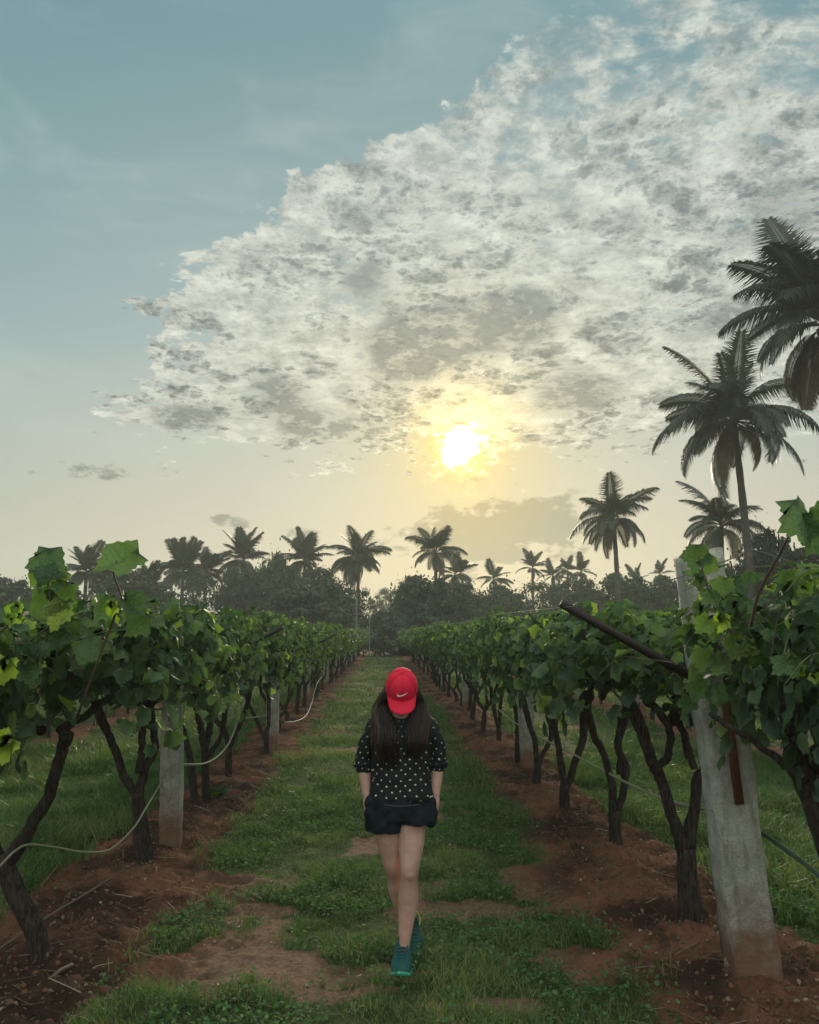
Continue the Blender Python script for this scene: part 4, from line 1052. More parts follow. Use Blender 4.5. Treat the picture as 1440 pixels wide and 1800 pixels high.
tag(root, 'low round leaved plant at the foot of the left vines behind the post', 'weed')

# ================================================================== coconut palms
def frond_mesh(e0, e1, seed, L=1.0, pairs=64, width=.0085, hang=.9):
    g = np.random.default_rng(seed); n = 24
    t = np.linspace(0, 1, n); e = e0 + (e1 - e0) * t ** 1.15
    st = L / (n - 1)
    P_ = np.zeros((n, 3))
    for k in range(1, n):
        P_[k] = P_[k - 1] + st * np.array([cos(e[k]), 0, sin(e[k])])
    P_[:, 1] = .05 * np.sin(t * 2 + seed) * t
    V, Q, T = tube(P_, np.linspace(.012, .002, n), sides=4)
    mb = MB().add(V, Q, T, tint=.9)
    for k in range(pairs):
        f = .13 + .87 * (k / pairs) ** .95; idx = min(f * (n - 1), n - 1.001); i0 = int(idx); p = P_[i0] + (P_[i0 + 1] - P_[i0]) * (idx - i0)
        tg = P_[min(i0 + 1, n - 1)] - P_[i0]; tg /= np.linalg.norm(tg)
        ll = L * (.31 * math.sin(pi * min(1, .18 + .80 * f)) ** .7 + .02) * g.uniform(.85, 1.1)
        for s_ in (-1, 1):
            d1 = tg * .62 + np.array([0, s_ * .75, .05]); d1 /= np.linalg.norm(d1)
            dr = hang * g.uniform(.6, 1.4)
            d2 = d1 * (1 - .45 * dr) + np.array([0, 0, -1]) * dr; d2 /= np.linalg.norm(d2)
            p1 = p + d1 * ll * .4; p2 = p1 + d2 * ll * .6
            wv_ = np.cross(d1, [0, 0, 1.0]); wv_ = tg * width * 1.0
            mb.add(np.array([p - wv_ * .5, p + wv_ * .5, p1 + wv_, p1 - wv_, p2]), None, [[0, 1, 2], [0, 2, 3], [3, 2, 4]], tint=.2 + .5 * g.random())
    return mb.mesh('frond', M['palm'])
FR_UP = [frond_mesh(1.42, .85, 1, hang=.35), frond_mesh(1.15, .25, 2, hang=.45)]
FR_MID = [frond_mesh(.85, -.6, 3), frond_mesh(.6, -.9, 4), frond_mesh(1.0, -.3, 5, hang=.6)]
FR_LOW = [frond_mesh(.25, -1.5, 6, hang=1.1), frond_mesh(-.3, -1.55, 7, hang=1.1), frond_mesh(.3, -1.1, 8, hang=.8)]
FRS_UP = [frond_mesh(1.45, 1.0, 11, pairs=32, width=.019, hang=.2), frond_mesh(1.2, .6, 12, pairs=32, width=.019, hang=.25)]
FRS_MID = [frond_mesh(.85, .0, 13, pairs=32, width=.019, hang=.4), frond_mesh(.5, -.5, 14, pairs=32, width=.019, hang=.5)]
FRS_LOW = [frond_mesh(.1, -1.3, 16, pairs=32, width=.019, hang=.8), frond_mesh(-.2, -1.4, 17, pairs=32, width=.019)]
def dry_copy(me):
    c = me.copy(); c.materials.clear(); c.materials.append(M['dry_palm']); c.name = 'dead_frond'; return c
FR_DEAD = [dry_copy(FR_LOW[0]), dry_copy(FR_LOW[1])]
def palm(px, py, d, Rr, label, seed, counts=(10, 13, 12), lean=(0, 0), big=False, wind=0.0, nuts=True):
    g = random.Random(seed)
    dr = ray(px, py); Y = d; p = at_y(px, py, Y)
    h = p.z
    base_ = Vector((p.x - lean[0], Y - lean[1], 0)); root = empty('coconut_palm', base_)
    C = spline([(0, 0, -.3), (lean[0] * .2, lean[1] * .2, h * .35), (lean[0] * .65, lean[1] * .6, h * .75), (lean[0], lean[1], h)], 18)
    mb = MB(); r_ = np.linspace(.25, .15, 18); r_[0:2] *= 1.4; mb.tube(C, r_ * (1 + .05 * np.array([(-1) ** k for k in range(18)])), sides=9); mb.build('trunk', M['palm_bark'], root, True)
    top = Vector((lean[0], lean[1], h))
    sets = ((FR_UP, FR_MID, FR_LOW) if big else (FRS_UP, FRS_MID, FRS_LOW))
    for si, (st_, cnt) in enumerate(zip(sets, counts)):
        a0 = g.uniform(0, 6)
        for k in range(cnt):
            aa = a0 + 2 * pi * k / cnt + g.uniform(-.25, .25)
            if wind: aa = aa + wind * sin(aa) * .5
            o = link('frond', st_[g.randrange(len(st_))], root, loc=tuple(top + Vector((0, 0, .12 - .1 * si))), rot=(g.uniform(-.45, .45), g.uniform(-.32, .30), aa), scale=Rr * g.uniform(.72, 1.14) * (1.0, 1.0, .92)[si])
    for k in range(4 if big else 2):
        link('frond', FR_DEAD[k % 2], root, loc=tuple(top + Vector((0, 0, -.15))), rot=(g.uniform(-.3, .3), g.uniform(.25, .6), g.uniform(0, 6.28)), scale=Rr * g.uniform(.6, .85))
    if nuts:
        mb = MB()
        for k in range(9):
            aa = g.uniform(0, 6.28); c_ = np.array(top) + np.array([.3 * cos(aa), .3 * sin(aa), -.3 - g.random() * .3])
            tV, tF = rock_template(2, 1); mb.add(tV * .3 + c_, None, tF)
        mb.build('coconut_cluster', M['coconut'], root, True)
    tag(root, label, 'palm tree', 'coconut palms on the skyline')
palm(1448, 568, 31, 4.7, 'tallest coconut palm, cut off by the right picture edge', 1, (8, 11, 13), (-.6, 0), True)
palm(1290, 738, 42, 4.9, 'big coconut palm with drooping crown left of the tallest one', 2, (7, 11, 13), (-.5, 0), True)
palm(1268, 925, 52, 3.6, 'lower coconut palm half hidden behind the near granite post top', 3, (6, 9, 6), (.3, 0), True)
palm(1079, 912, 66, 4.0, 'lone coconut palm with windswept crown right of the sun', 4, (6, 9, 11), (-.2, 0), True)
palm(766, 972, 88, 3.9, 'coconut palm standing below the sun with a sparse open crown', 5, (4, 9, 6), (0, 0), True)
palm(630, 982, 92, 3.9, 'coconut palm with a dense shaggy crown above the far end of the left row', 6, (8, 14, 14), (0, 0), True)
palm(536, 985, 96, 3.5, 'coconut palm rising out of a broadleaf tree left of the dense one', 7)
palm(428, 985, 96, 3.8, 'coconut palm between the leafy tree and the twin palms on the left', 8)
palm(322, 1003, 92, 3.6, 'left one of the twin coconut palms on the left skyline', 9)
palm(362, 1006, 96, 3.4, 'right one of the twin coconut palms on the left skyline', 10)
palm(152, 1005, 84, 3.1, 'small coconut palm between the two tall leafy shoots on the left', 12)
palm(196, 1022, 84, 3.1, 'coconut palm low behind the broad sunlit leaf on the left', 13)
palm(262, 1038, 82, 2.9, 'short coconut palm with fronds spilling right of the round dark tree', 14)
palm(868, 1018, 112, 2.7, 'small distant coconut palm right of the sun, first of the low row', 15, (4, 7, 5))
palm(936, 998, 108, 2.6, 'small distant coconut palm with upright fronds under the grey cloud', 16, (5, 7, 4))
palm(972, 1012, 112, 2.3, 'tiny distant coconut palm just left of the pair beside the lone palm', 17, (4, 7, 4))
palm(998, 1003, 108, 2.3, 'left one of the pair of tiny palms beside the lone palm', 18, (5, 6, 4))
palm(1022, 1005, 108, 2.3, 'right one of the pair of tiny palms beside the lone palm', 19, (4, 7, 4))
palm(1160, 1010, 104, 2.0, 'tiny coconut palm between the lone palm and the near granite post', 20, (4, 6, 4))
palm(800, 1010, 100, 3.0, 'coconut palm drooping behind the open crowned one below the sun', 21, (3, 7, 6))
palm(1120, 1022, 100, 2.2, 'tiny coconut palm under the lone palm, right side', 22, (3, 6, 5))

# ================================================================== broadleaf trees
lf = np.array([[0, -.5, 0], [.32, 0, .05], [0, .5, 0], [-.32, 0, .05]]); lff = np.array([[0, 1, 2, 3]])
def crown_mesh(seed, clumps, per, leaf, squash=.75, rag=.25):
    g = np.random.default_rng(seed)
    th_ = g.uniform(0, 2 * pi, clumps); zz = g.uniform(-.75, 1, clumps); rr = np.sqrt(np.maximum(0, 1 - zz * zz)) 
    rad = g.uniform(.62, 1.0, clumps)
    cc = np.stack([rr * np.cos(th_), rr * np.sin(th_), zz], 1) * rad[:, None]
    cs = g.uniform(.16, .34, clumps)
    idx = np.repeat(np.arange(clumps), per); n = len(idx)
    d_ = g.normal(0, 1, (n, 3)); d_ /= np.linalg.norm(d_, axis=1)[:, None]
    pos = cc[idx] + d_ * (cs[idx] * g.random(n) ** .45)[:, None] * np.array([1, 1, .75])
    pos = np.vstack([pos, g.normal(0, .38, (n // 4, 3))]); d_ = np.vstack([d_, g.normal(0, 1, (n // 4, 3))]); n = len(pos)
    pos[:, 2] *= squash
    V, Fo, t = scatter(lf, lff, pos, rotmats(d_ + g.normal(0, .5, (n, 3)) + np.array([0, 0, .6]), g.uniform(0, 6, n)), g.uniform(.6, 1.3, n) * leaf, g.random(n))
    return mesh_from('crown', V, Fo, M['tree_leaf'], True, t)
CROWN = [crown_mesh(1, 85, 130, .085), crown_mesh(2, 70, 140, .088, .62), crown_mesh(3, 100, 120, .080, .9), crown_mesh(4, 45, 90, .07, .7)]
SHRUB = [crown_mesh(7, 50, 95, .14, .8), crown_mesh(8, 45, 100, .15, .6)]
def branch_mesh(seed):
    g = random.Random(seed); mb = MB()
    mb.tube(spline([(0, 0, -.05), (.02, 0, .25), (.0, .02, .5)], 8), np.linspace(.035, .025, 8), sides=8)
    for k in range(6):
        a = k * 1.05 + g.uniform(-.3, .3); mb.tube(spline([(0, .01, .38), (.2 * cos(a), .2 * sin(a), .6), (.5 * cos(a), .5 * sin(a), .95 + g.uniform(-.1, .2))], 8), np.linspace(.018, .006, 8), sides=5)
    return mb.mesh('trunk', M['tree_bark'], True)
BR = [branch_mesh(k) for k in range(3)]
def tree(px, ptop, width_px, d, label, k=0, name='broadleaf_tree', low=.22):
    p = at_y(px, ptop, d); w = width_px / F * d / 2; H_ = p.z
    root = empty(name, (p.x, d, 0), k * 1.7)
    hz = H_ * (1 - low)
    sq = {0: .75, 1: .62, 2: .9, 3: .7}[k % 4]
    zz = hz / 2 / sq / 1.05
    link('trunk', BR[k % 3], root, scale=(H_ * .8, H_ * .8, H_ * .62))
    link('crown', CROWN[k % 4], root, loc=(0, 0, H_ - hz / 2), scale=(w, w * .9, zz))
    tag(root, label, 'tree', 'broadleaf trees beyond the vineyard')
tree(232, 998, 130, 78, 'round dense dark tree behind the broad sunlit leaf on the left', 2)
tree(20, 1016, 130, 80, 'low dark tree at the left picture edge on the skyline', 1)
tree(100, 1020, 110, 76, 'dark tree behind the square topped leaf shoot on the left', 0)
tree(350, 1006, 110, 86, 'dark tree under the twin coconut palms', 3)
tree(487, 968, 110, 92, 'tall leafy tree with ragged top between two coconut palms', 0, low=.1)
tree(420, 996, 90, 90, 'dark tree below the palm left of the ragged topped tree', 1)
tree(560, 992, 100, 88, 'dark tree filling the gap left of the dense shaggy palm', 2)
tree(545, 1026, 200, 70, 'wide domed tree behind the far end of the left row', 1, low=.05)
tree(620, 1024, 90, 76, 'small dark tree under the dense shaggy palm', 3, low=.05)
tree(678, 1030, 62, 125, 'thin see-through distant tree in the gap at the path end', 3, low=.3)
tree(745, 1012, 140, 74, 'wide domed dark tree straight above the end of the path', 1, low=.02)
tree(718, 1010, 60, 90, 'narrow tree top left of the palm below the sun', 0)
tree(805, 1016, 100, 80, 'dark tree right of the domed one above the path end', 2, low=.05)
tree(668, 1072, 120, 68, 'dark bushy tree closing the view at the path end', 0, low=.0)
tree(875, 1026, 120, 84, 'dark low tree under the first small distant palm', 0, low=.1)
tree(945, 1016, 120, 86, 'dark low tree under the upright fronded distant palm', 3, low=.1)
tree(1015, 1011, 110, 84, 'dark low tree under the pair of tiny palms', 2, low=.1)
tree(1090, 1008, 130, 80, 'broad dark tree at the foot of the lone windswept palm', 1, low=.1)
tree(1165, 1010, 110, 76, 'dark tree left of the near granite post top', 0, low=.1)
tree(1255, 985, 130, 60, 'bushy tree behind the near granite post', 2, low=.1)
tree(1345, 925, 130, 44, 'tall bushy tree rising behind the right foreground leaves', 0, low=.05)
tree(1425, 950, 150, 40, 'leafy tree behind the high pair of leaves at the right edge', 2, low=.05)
# understorey that closes the view between the trunks
g = random.Random(9)
for k in range(34):
    X = -62 + k * 4.1 + g.uniform(-1, 1); Y = g.uniform(62, 74)
    if -2.5 < X - Y * .0 < 2.5: Y = 66
    hgt = g.uniform(2.6, 4.2) if -4 < X < 6 else g.uniform(3.0, 5.0)
    root = empty('shrub', (X, Y, 0), g.uniform(0, 6))
    link('foliage', SHRUB[k % 2], root, loc=(0, 0, hgt * .42), scale=(3.0, 2.6, hgt * .72))
    mb = MB(); mb.tube(spline([(0, 0, -.1), (.1, 0, .5), (.05, .1, 1.2)], 5), .07, sides=6); mb.build('stem', M['tree_bark'], root)
    tag(root, 'dark shrub in the hedge beyond the ends of the vine rows', 'shrub', 'shrubs beyond the vineyard')

# ------------------------------------------------ utility poles, tarp, roof
def pole(px, ptop, d, r, label, arm=False):
    p = at_y(px, ptop, d); root = empty('utility_pole', (p.x, d, 0))
    mb = MB(); mb.tube(np.array([[0, 0, z] for z in np.linspace(-.2, p.z, 6)]), np.linspace(r, r * .7, 6), sides=8); mb.build('shaft', M['wire'], root, True)
    mb = MB()
    if arm: mb.tube(spline([(0, 0, p.z - .05), (-.5, 0, p.z + .12), (-.95, 0, p.z + .1)], 6), .035, sides=6); mb.box((-1.05, 0, p.z + .1), (.4, .14, .08))
    else: mb.box((0, 0, p.z - .5), (.9, .08, .08)); mb.tube(np.array([[-.35, 0, p.z - .46], [-.35, 0, p.z - .3]]), .04, sides=6); mb.tube(np.array([[.35, 0, p.z - .46], [.35, 0, p.z - .3]]), .04, sides=6)
    mb.build('lamp_arm' if arm else 'crossarm', M['wire'], root)
    tag(root, label, 'pole')
pole(627, 1052, 62, .09, 'thin pale pole in front of the trees under the dense shaggy palm')
pole(650, 1082, 62, .05, 'thin lamp pole just left of the end of the path', True)
# striped tarp and brown roof seen through the far left foliage
m, N, out = new_mat('tarp_stripes'); co = obj_co(N); xx = N.sep(co)[0]
st_ = N.m('GREATER_THAN', N.m('FRACT', N.m('MULTIPLY', xx, 4.2)), .5)
left_ = N.m('GREATER_THAN', xx, -.25)
b = pbsdf(N, N.mix(N.m('MULTIPLY', st_, left_), (.03, .11, .13), (.42, .62, .58)), .5); N.l.new(b.outputs[0], out.inputs[0]); M['tarp'] = m
p = at_y(125, 1092, 17.5); g2 = np.linspace(0, 1, 9)
V_ = []; 
for a_ in g2:
    for b2 in g2: V_.append([(a_ - .5) * 1.6, .25 * b2 + .08 * sin(a_ * 7), (b2 - .5) * .5 * (1 - .3 * a_) + .06 * sin(a_ * 9 + b2 * 3)])
i, j = np.meshgrid(np.arange(8), np.arange(8), indexing='ij')
root = empty('tarp', p)
link('sheet', mesh_from('sheet', V_, np.stack([i * 9 + j, (i + 1) * 9 + j, (i + 1) * 9 + j + 1, i * 9 + j + 1], -1).reshape(-1, 4), M['tarp'], True), root)
for s_ in (-.78, .78):
    mb = MB(); mb.tube(np.array([[s_, .12, -p.z - .1], [s_, .12, .25]]), .025, sides=6); mb.build('prop_stick', M['stick'], root)
tag(root, 'dark teal tarp with pale stripes hung behind the left vines', 'tarp')
p = at_y(-12, 1085, 30); root = empty('hut', (p.x, 30, 0))
mb = MB(); mb.box((0, 1.2, 1.0), (3.0, 2.2, 2.0)); mb.build('wall', M['granite'], root)
mb = MB(); mb.add([[-1.8, -.2, p.z - .35], [1.8, -.2, p.z - .35], [1.8, 1.2, p.z + .25], [-1.8, 1.2, p.z + .25], [1.8, 2.6, p.z - .35], [-1.8, 2.6, p.z - .35], [-1.8, -.2, p.z - .42], [1.8, -.2, p.z - .42], [1.8, 2.6, p.z - .42], [-1.8, 2.6, p.z - .42]],
    [[0, 1, 2, 3], [3, 2, 4, 5], [0, 6, 7, 1], [5, 4, 8, 9]], [[1, 7, 2], [7, 8, 2], [8, 4, 2], [0, 3, 6], [6, 3, 9], [9, 3, 5]]); mb.build('roof', M['stick'], root)
tag(root, 'small hut with a brown roof glimpsed at the left picture edge', 'hut')

# ================================================================== the walker
FEET = on_ground(703, 1712)
PX0, PY0 = FEET.x + .005, FEET.y + .10
def S_mat(name, col, rough, **kw): return simple(name, col, rough, **kw)
m, N, out = new_mat('skin'); co = obj_co(N)
n = N.noise(co, 9, 4, .6); n2 = N.noise(co, 160, 2, .6)
z_ = N.sep(co)[2]
c = N.mix(N.rng(n, .35, .7), (.54, .31, .255), (.66, .41, .35))
knee = N.m('MULTIPLY', N.rng(N.m('ABSOLUTE', N.m('SUBTRACT', z_, .465)), .06, .0), .5)
c = N.mix(knee, c, (.36, .19, .14))
b = pbsdf(N, c, .48, n2, .1, .002, .35); b.inputs['Subsurface Weight'].default_value = .08; b.inputs['Subsurface Radius'].default_value = (.02, .008, .004)
N.l.new(b.outputs[0], out.inputs[0]); M['skin'] = m
# blouse: black cloth printed with pale dots, laid out in the cloth's own UVs
m, N, out = new_mat('dotted_cloth')
uv = N.new('ShaderNodeUVMap', uv_map='cloth').outputs[0]
jit = N.noise(uv, 7.0, 2, .5, out=1)
uvj = N.v('ADD', uv, N.v('SCALE', N.v('SUBTRACT', jit, (.5, .5, .5)), .055))
u_, v2, _ = N.sep(uvj)
SP = .057
def dots(ou, ov):
    fu = N.m('SUBTRACT', N.m('FRACT', N.m('ADD', N.m('DIVIDE', u_, SP), ou)), .5)
    fv = N.m('SUBTRACT', N.m('FRACT', N.m('ADD', N.m('DIVIDE', v2, SP), ov)), .5)
    fu = N.m('MULTIPLY', fu, SP); fv = N.m('MULTIPLY', fv, SP * 1.25)
    return N.m('SQRT', N.m('ADD', N.m('MULTIPLY', fu, fu), N.m('MULTIPLY', fv, fv)))
dd = N.m('MINIMUM', dots(0, 0), dots(.5, .5))
szn = N.noise(uv, 31.0, 1, .5)
dr_ = N.m('ADD', .0024, N.m('MULTIPLY', szn, .0050))
dotm = N.rng(N.m('SUBTRACT', dd, dr_), .0007, -.0007)
hi_ = N.rng(v2, 1.24, 1.10, .35, 1.0)
dotm = N.m('MULTIPLY', dotm, hi_)
nn_ = N.noise(obj_co(N), 55, 4, .6)
cl_ = N.mix(nn_, (.010, .013, .014), (.022, .027, .030))
c = N.mix(dotm, cl_, (.85, .83, .80))
b = pbsdf(N, c, .72, N.noise(obj_co(N), 18, 3, .6), .35, .01, .25); N.l.new(b.outputs[0], out.inputs[0]); M['blouse'] = m
M['shorts'] = simple('navy_cloth', (.013, .019, .028), .8, 24, .35, .2, .4, .006)
M['cap'] = simple('red_cap_cloth', (.78, .018, .060), .75, 90, .12, .25, .25, .002)
M['cap_dark'] = simple('red_cap_stitching', (.40, .008, .025), .8)
M['white'] = simple('white_embroidery', (.82, .80, .78), .6, 60, .05)
M['shoe'] = simple('teal_mesh_fabric', (.012, .095, .095), .6, 120, .4, .4, .5, .003)
M['shoe_dark'] = simple('dark_teal_trim', (.008, .035, .04), .5)
M['sole'] = simple('mint_rubber', (.08, .62, .45), .5)
M['lace'] = simple('shoe_lace', (.03, .14, .14), .7)
M['lace_y'] = simple('yellow_loop', (.55, .50, .20), .6)
m, N, out = new_mat('hair'); co = obj_co(N); t = attr(N, 'tint')['Fac']
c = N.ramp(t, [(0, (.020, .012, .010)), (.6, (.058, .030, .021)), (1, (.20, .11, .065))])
b = pbsdf(N, c, .42, spec=.5); tr = N.new('ShaderNodeBsdfTranslucent'); N.put(tr.inputs[0], (.22, .09, .045))
mx = N.new('ShaderNodeMixShader'); mx.inputs[0].default_value = .22; N.l.new(b.outputs[0], mx.inputs[1]); N.l.new(tr.outputs[0], mx.inputs[2]); N.l.new(mx.outputs[0], out.inputs[0]); M['hair'] = m
m_eye = simple('dark_lash', (.01, .008, .007), .4)

person = empty('person', (PX0, PY0, 0), 0)
PZ = gz(PX0, PY0)
# local frame: +x picture right, -y towards the camera, z up, figure 1.57 m to the cap top
def lim(mb, pts, n=16, sides=14, flat=None):
    """limb through (x,y,z,r)"""
    S = spline(pts, n); mb.tube(S[:, :3], S[:, 3], sides=sides, flat=flat)
    for q_ in (S[0], S[-1]):
        tV, tF = ico; mb.add(tV * 2 * q_[3] * .98 + q_[:3], None, tF)
def _ico():
    bm = bmesh.new(); bmesh.ops.create_icosphere(bm, subdivisions=2, radius=0.5)
    V = np.array([v.co[:] for v in bm.verts]); F_ = np.array([[q.index for q in f.verts] for f in bm.faces]); bm.free(); return V, F_
ico = _ico()
def ell(mb, c, r, Mx=None):
    V = ico[0] * 2 * np.array(r)
    if Mx is not None: V = V @ np.array(Mx).T
    mb.add(V + np.array(c), None, ico[1])
def loft(mb, rings, n=28, sup=2.3):
    """horizontal rings (cx, cy, z, rx, ry) -> closed solid"""
    S = spline(rings, len(rings) * 4); a = np.linspace(0, 2 * pi, n, endpoint=False)
    ca, sa = np.cos(a), np.sin(a); e = 2 / sup
    X = np.sign(ca) * np.abs(ca) ** e; Yq = np.sign(sa) * np.abs(sa) ** e
    V = np.stack([S[:, 0:1] + S[:, 3:4] * X, S[:, 1:2] + S[:, 4:5] * Yq, np.repeat(S[:, 2:3], n, 1)], -1).reshape(-1, 3)
    k = len(S); i, j = np.meshgrid(np.arange(k - 1), np.arange(n), indexing='ij'); j2 = (j + 1) % n
    Q = np.stack([i * n + j, i * n + j2, (i + 1) * n + j2, (i + 1) * n + j], -1).reshape(-1, 4)
    V = np.vstack([V, [S[0, 0], S[0, 1], S[0, 2]], [S[-1, 0], S[-1, 1], S[-1, 2]]]); js = np.arange(n)
    T = np.vstack([np.stack([np.full(n, k * n), (js + 1) % n, js], -1), np.stack([np.full(n, k * n + 1), (k - 1) * n + js, (k - 1) * n + (js + 1) % n], -1)])
    mb.add(V, Q, T)
def fuse(mb, name, mat, vox, parent, sm_it=4, disp=None):
    me = mb.mesh(name + '_raw', mat)
    o = bpy.data.objects.new(name, me); COL.objects.link(o)
    r = o.modifiers.new('r', 'REMESH'); r.mode = 'VOXEL'; r.voxel_size = vox; r.use_smooth_shade = True
    s_ = o.modifiers.new('s', 'SMOOTH'); s_.iterations = sm_it; s_.factor = .5
    dg = bpy.context.evaluated_depsgraph_get(); ev = o.evaluated_get(dg)
    me2 = bpy.data.meshes.new_from_object(ev); o.modifiers.clear(); o.data = me2; me2.name = name
    if not me2.materials: me2.materials.append(mat)
    n = len(me2.vertices); co_ = np.empty(n * 3, np.float32); me2.vertices.foreach_get('co', co_); co_ = co_.reshape(-1, 3)
    if disp is not None:
        nm = np.empty(n * 3, np.float32); me2.vertices.foreach_get('normal', nm); nm = nm.reshape(-1, 3)
        co_ = co_ + nm * disp(co_)[:, None]; me2.vertices.foreach_set('co', co_.ravel().astype(np.float32)); me2.update()
    me2.polygons.foreach_set('use_smooth', np.ones(len(me2.polygons), dtype=bool))
    bpy.data.meshes.remove(me); o.parent = parent
    return o
# joint positions
HIPF, KNEEF, ANKF = (.066, .02, .82), (.046, -.055, .475), (.014, -.045, .088)      # front leg (picture right hip), foot forward
HIPB, KNEEB, ANKB = (-.082, .02, .82), (-.036, .055, .475), (.052, .235, .125)     # rear leg, crossing behind
SHL, ELL, WRL = (-.150, .00, 1.262), (-.205, .035, 1.045), (-.186, -.010, .875)
SHR, ELR, WRR = (.158, .00, 1.262), (.207, .035, 1.045), (.192, -.010, .875)
HEAD = np.array([.003, -.075, 1.43]); TILT = R(40)
RH = np.array(Matrix.Rotation(TILT, 3, 'X'))          # nods the face down towards the ground
def hp(v): return HEAD + RH @ np.array(v, float)
body = MB()
loft(body, [(0, .01, .80, .14, .095), (0, .01, .90, .150, .100), (0, .0, 1.0, .118, .085), (0, .0, 1.12, .125, .09), (0, .0, 1.22, .120, .08), (0, .0, 1.27, .085, .06), (0, .0, 1.31, .05, .05)], 24)
lim(body, [HIPF + (.084,), (.058, -.02, .65, .075), (.050, -.052, .53, .055), KNEEF + (.050,), (.043, -.045, .42, .050), (.041, -.020, .33, .056), (.028, -.028, .20, .040), ANKF + (.028,)], 26)
ell(body, (KNEEF[0] + .002, KNEEF[1] - .022, KNEEF[2] + .005), (.034, .036, .040))
lim(body, [HIPB + (.084,), (-.066, .03, .65, .073), (-.046, .045, .53, .056), KNEEB + (.051,), (-.026, .09, .42, .049), (-.012, .135, .33, .050), (.018, .19, .21, .039), ANKB + (.031,)], 26)
ell(body, (ANKF[0], ANKF[1] - .03, .052), (.028, .07, .028)); ell(body, (ANKB[0], ANKB[1] - .02, .08), (.028, .06, .026))
for SH, EL, WR, s_ in ((SHL, ELL, WRL, -1), (SHR, ELR, WRR, 1)):
    lim(body, [(SH[0], SH[1], SH[2] - .02, .036), ((SH[0] + EL[0]) / 2 + s_ * .004, .015, (SH[2] + EL[2]) / 2, .037), EL + (.036,), ((EL[0] * .6 + WR[0] * .4), .018, EL[2] * .6 + WR[2] * .4, .035), WR + (.024,)], 20)
    # hand: palm and thumb and four fingers running down into the pocket
    lim(body, [WR + (.024,), (WR[0] - s_ * .006, WR[1] - .018, WR[2] - .045, .027), (WR[0] - s_ * .018, WR[1] - .030, WR[2] - .085, .024)], 8, 10, .62)
    for k in range(4):
        bx = WR[0] - s_ * (.018 + .001 * k); by = WR[1] - .052 + .016 * k; bz = WR[2] - .085; L_ = (.055, .068, .062, .048)[k]
        lim(body, [(bx, by, bz, .0085), (bx - s_ * .006, by - .002, bz - L_ * .5, .008), (bx - s_ * .016, by + .002, bz - L_, .0065)], 8, 8)
    lim(body, [(WR[0] - s_ * .006, WR[1] - .030, WR[2] - .028, .011), (WR[0] - s_ * .014, WR[1] - .054, WR[2] - .055, .0095), (WR[0] - s_ * .020, WR[1] - .060, WR[2] - .080, .008)], 8, 8)
lim(body, [(0, .005, 1.27, .056), (.001, -.015, 1.32, .050), tuple(hp((0, .02, -.06))) + (.050,)], 8)
ell(body, hp((0, .012, .03)), (.076, .092, .098), RH); ell(body, hp((0, -.022, -.045)), (.056, .062, .062), RH)
ell(body, hp((0, -.086, -.018)), (.012, .020, .016), RH); ell(body, hp((0, -.078, .000)), (.009, .012, .024), RH)
ell(body, hp((0, -.070, -.052)), (.022, .014, .008), RH); ell(body, hp((0, -.060, -.085)), (.024, .022, .016), RH)
for s_ in (-1, 1): ell(body, hp((s_ * .076, .02, -.01)), (.010, .018, .030), RH); ell(body, hp((s_ * .030, -.072, .012)), (.016, .010, .010), RH)
bo = fuse(body, 'body', M['skin'], .0052, person, 3)
for s_ in (-1, 1):
    mb = MB(); ell(mb, hp((s_ * .030, -.081, .010)), (.013, .004, .003), RH); ell(mb, hp((s_ * .031, -.080, .030)), (.018, .004, .003), RH); mb.build('eyelash', m_eye, person, True)

# blouse
bl = MB()
loft(bl, [(.002, .004, .862, .176, .118), (.002, .002, .89, .178, .120), (.002, .0, .96, .165, .114), (.002, -.002, 1.05, .158, .112), (.002, -.006, 1.13, .160, .118), (.002, -.004, 1.20, .160, .112), (.002, .0, 1.255, .140, .088), (.002, .006, 1.295, .085, .060), (.002, .006, 1.318, .056, .05)], 32)
for SH, EL, WR, s_ in ((SHL, ELL, WRL, -1), (SHR, ELR, WRR, 1)):
    lim(bl, [(SH[0] * .60, 0, 1.268, .046), (SH[0] - s_ * .006, 0, 1.246, .054), ((SH[0] + EL[0]) / 2 + s_ * .006, .016, (SH[2] + EL[2]) / 2, .050), (EL[0] - s_ * .002, EL[1], EL[2] + .035, .049), (EL[0] - s_ * .002, EL[1] - .004, EL[2] - .02, .050)], 22, 16)
def bl_disp(c_):
    x, y, z = c_[:, 0], c_[:, 1], c_[:, 2]
    f = np.sin(z * 60 + np.abs(x) * 45 + 3 * np.sin(x * 22)) * .0022 + (fbm(x * 14 + 9, z * 9 + y * 9, 5, 3) - .5) * .026
    f += np.sin(x * 80 + z * 8) * .0022 * sm(z, 1.0, .87)
    return f
blo = fuse(bl, 'blouse', M['blouse'], .0052, person, 4, bl_disp)
me = blo.data; n = len(me.vertices); c_ = np.empty(n * 3, np.float32); me.vertices.foreach_get('co', c_); c_ = c_.reshape(-1, 3)
nl = len(me.loops); li = np.empty(nl, np.int32); me.loops.foreach_get('vertex_index', li)
pc = np.empty(len(me.polygons) * 3, np.float32); me.polygons.foreach_get('center', pc); pc = pc.reshape(-1, 3)
tot_ = np.empty(len(me.polygons), np.int32); me.polygons.foreach_get('loop_total', tot_); fcx = np.repeat(pc, tot_, axis=0)
vc = c_[li]
arm_ = np.abs(fcx[:, 0]) > (.150 + .02 * (fcx[:, 2] > 1.2))
sg = np.sign(fcx[:, 0])
ax_x = sg * (.155 + .052 * np.clip((1.26 - vc[:, 2]) / .22, 0, 1))
th_a = np.arctan2(vc[:, 0] - ax_x, -(vc[:, 1] - .018)); ref = np.arctan2(fcx[:, 0] - ax_x, -(fcx[:, 1] - .018))
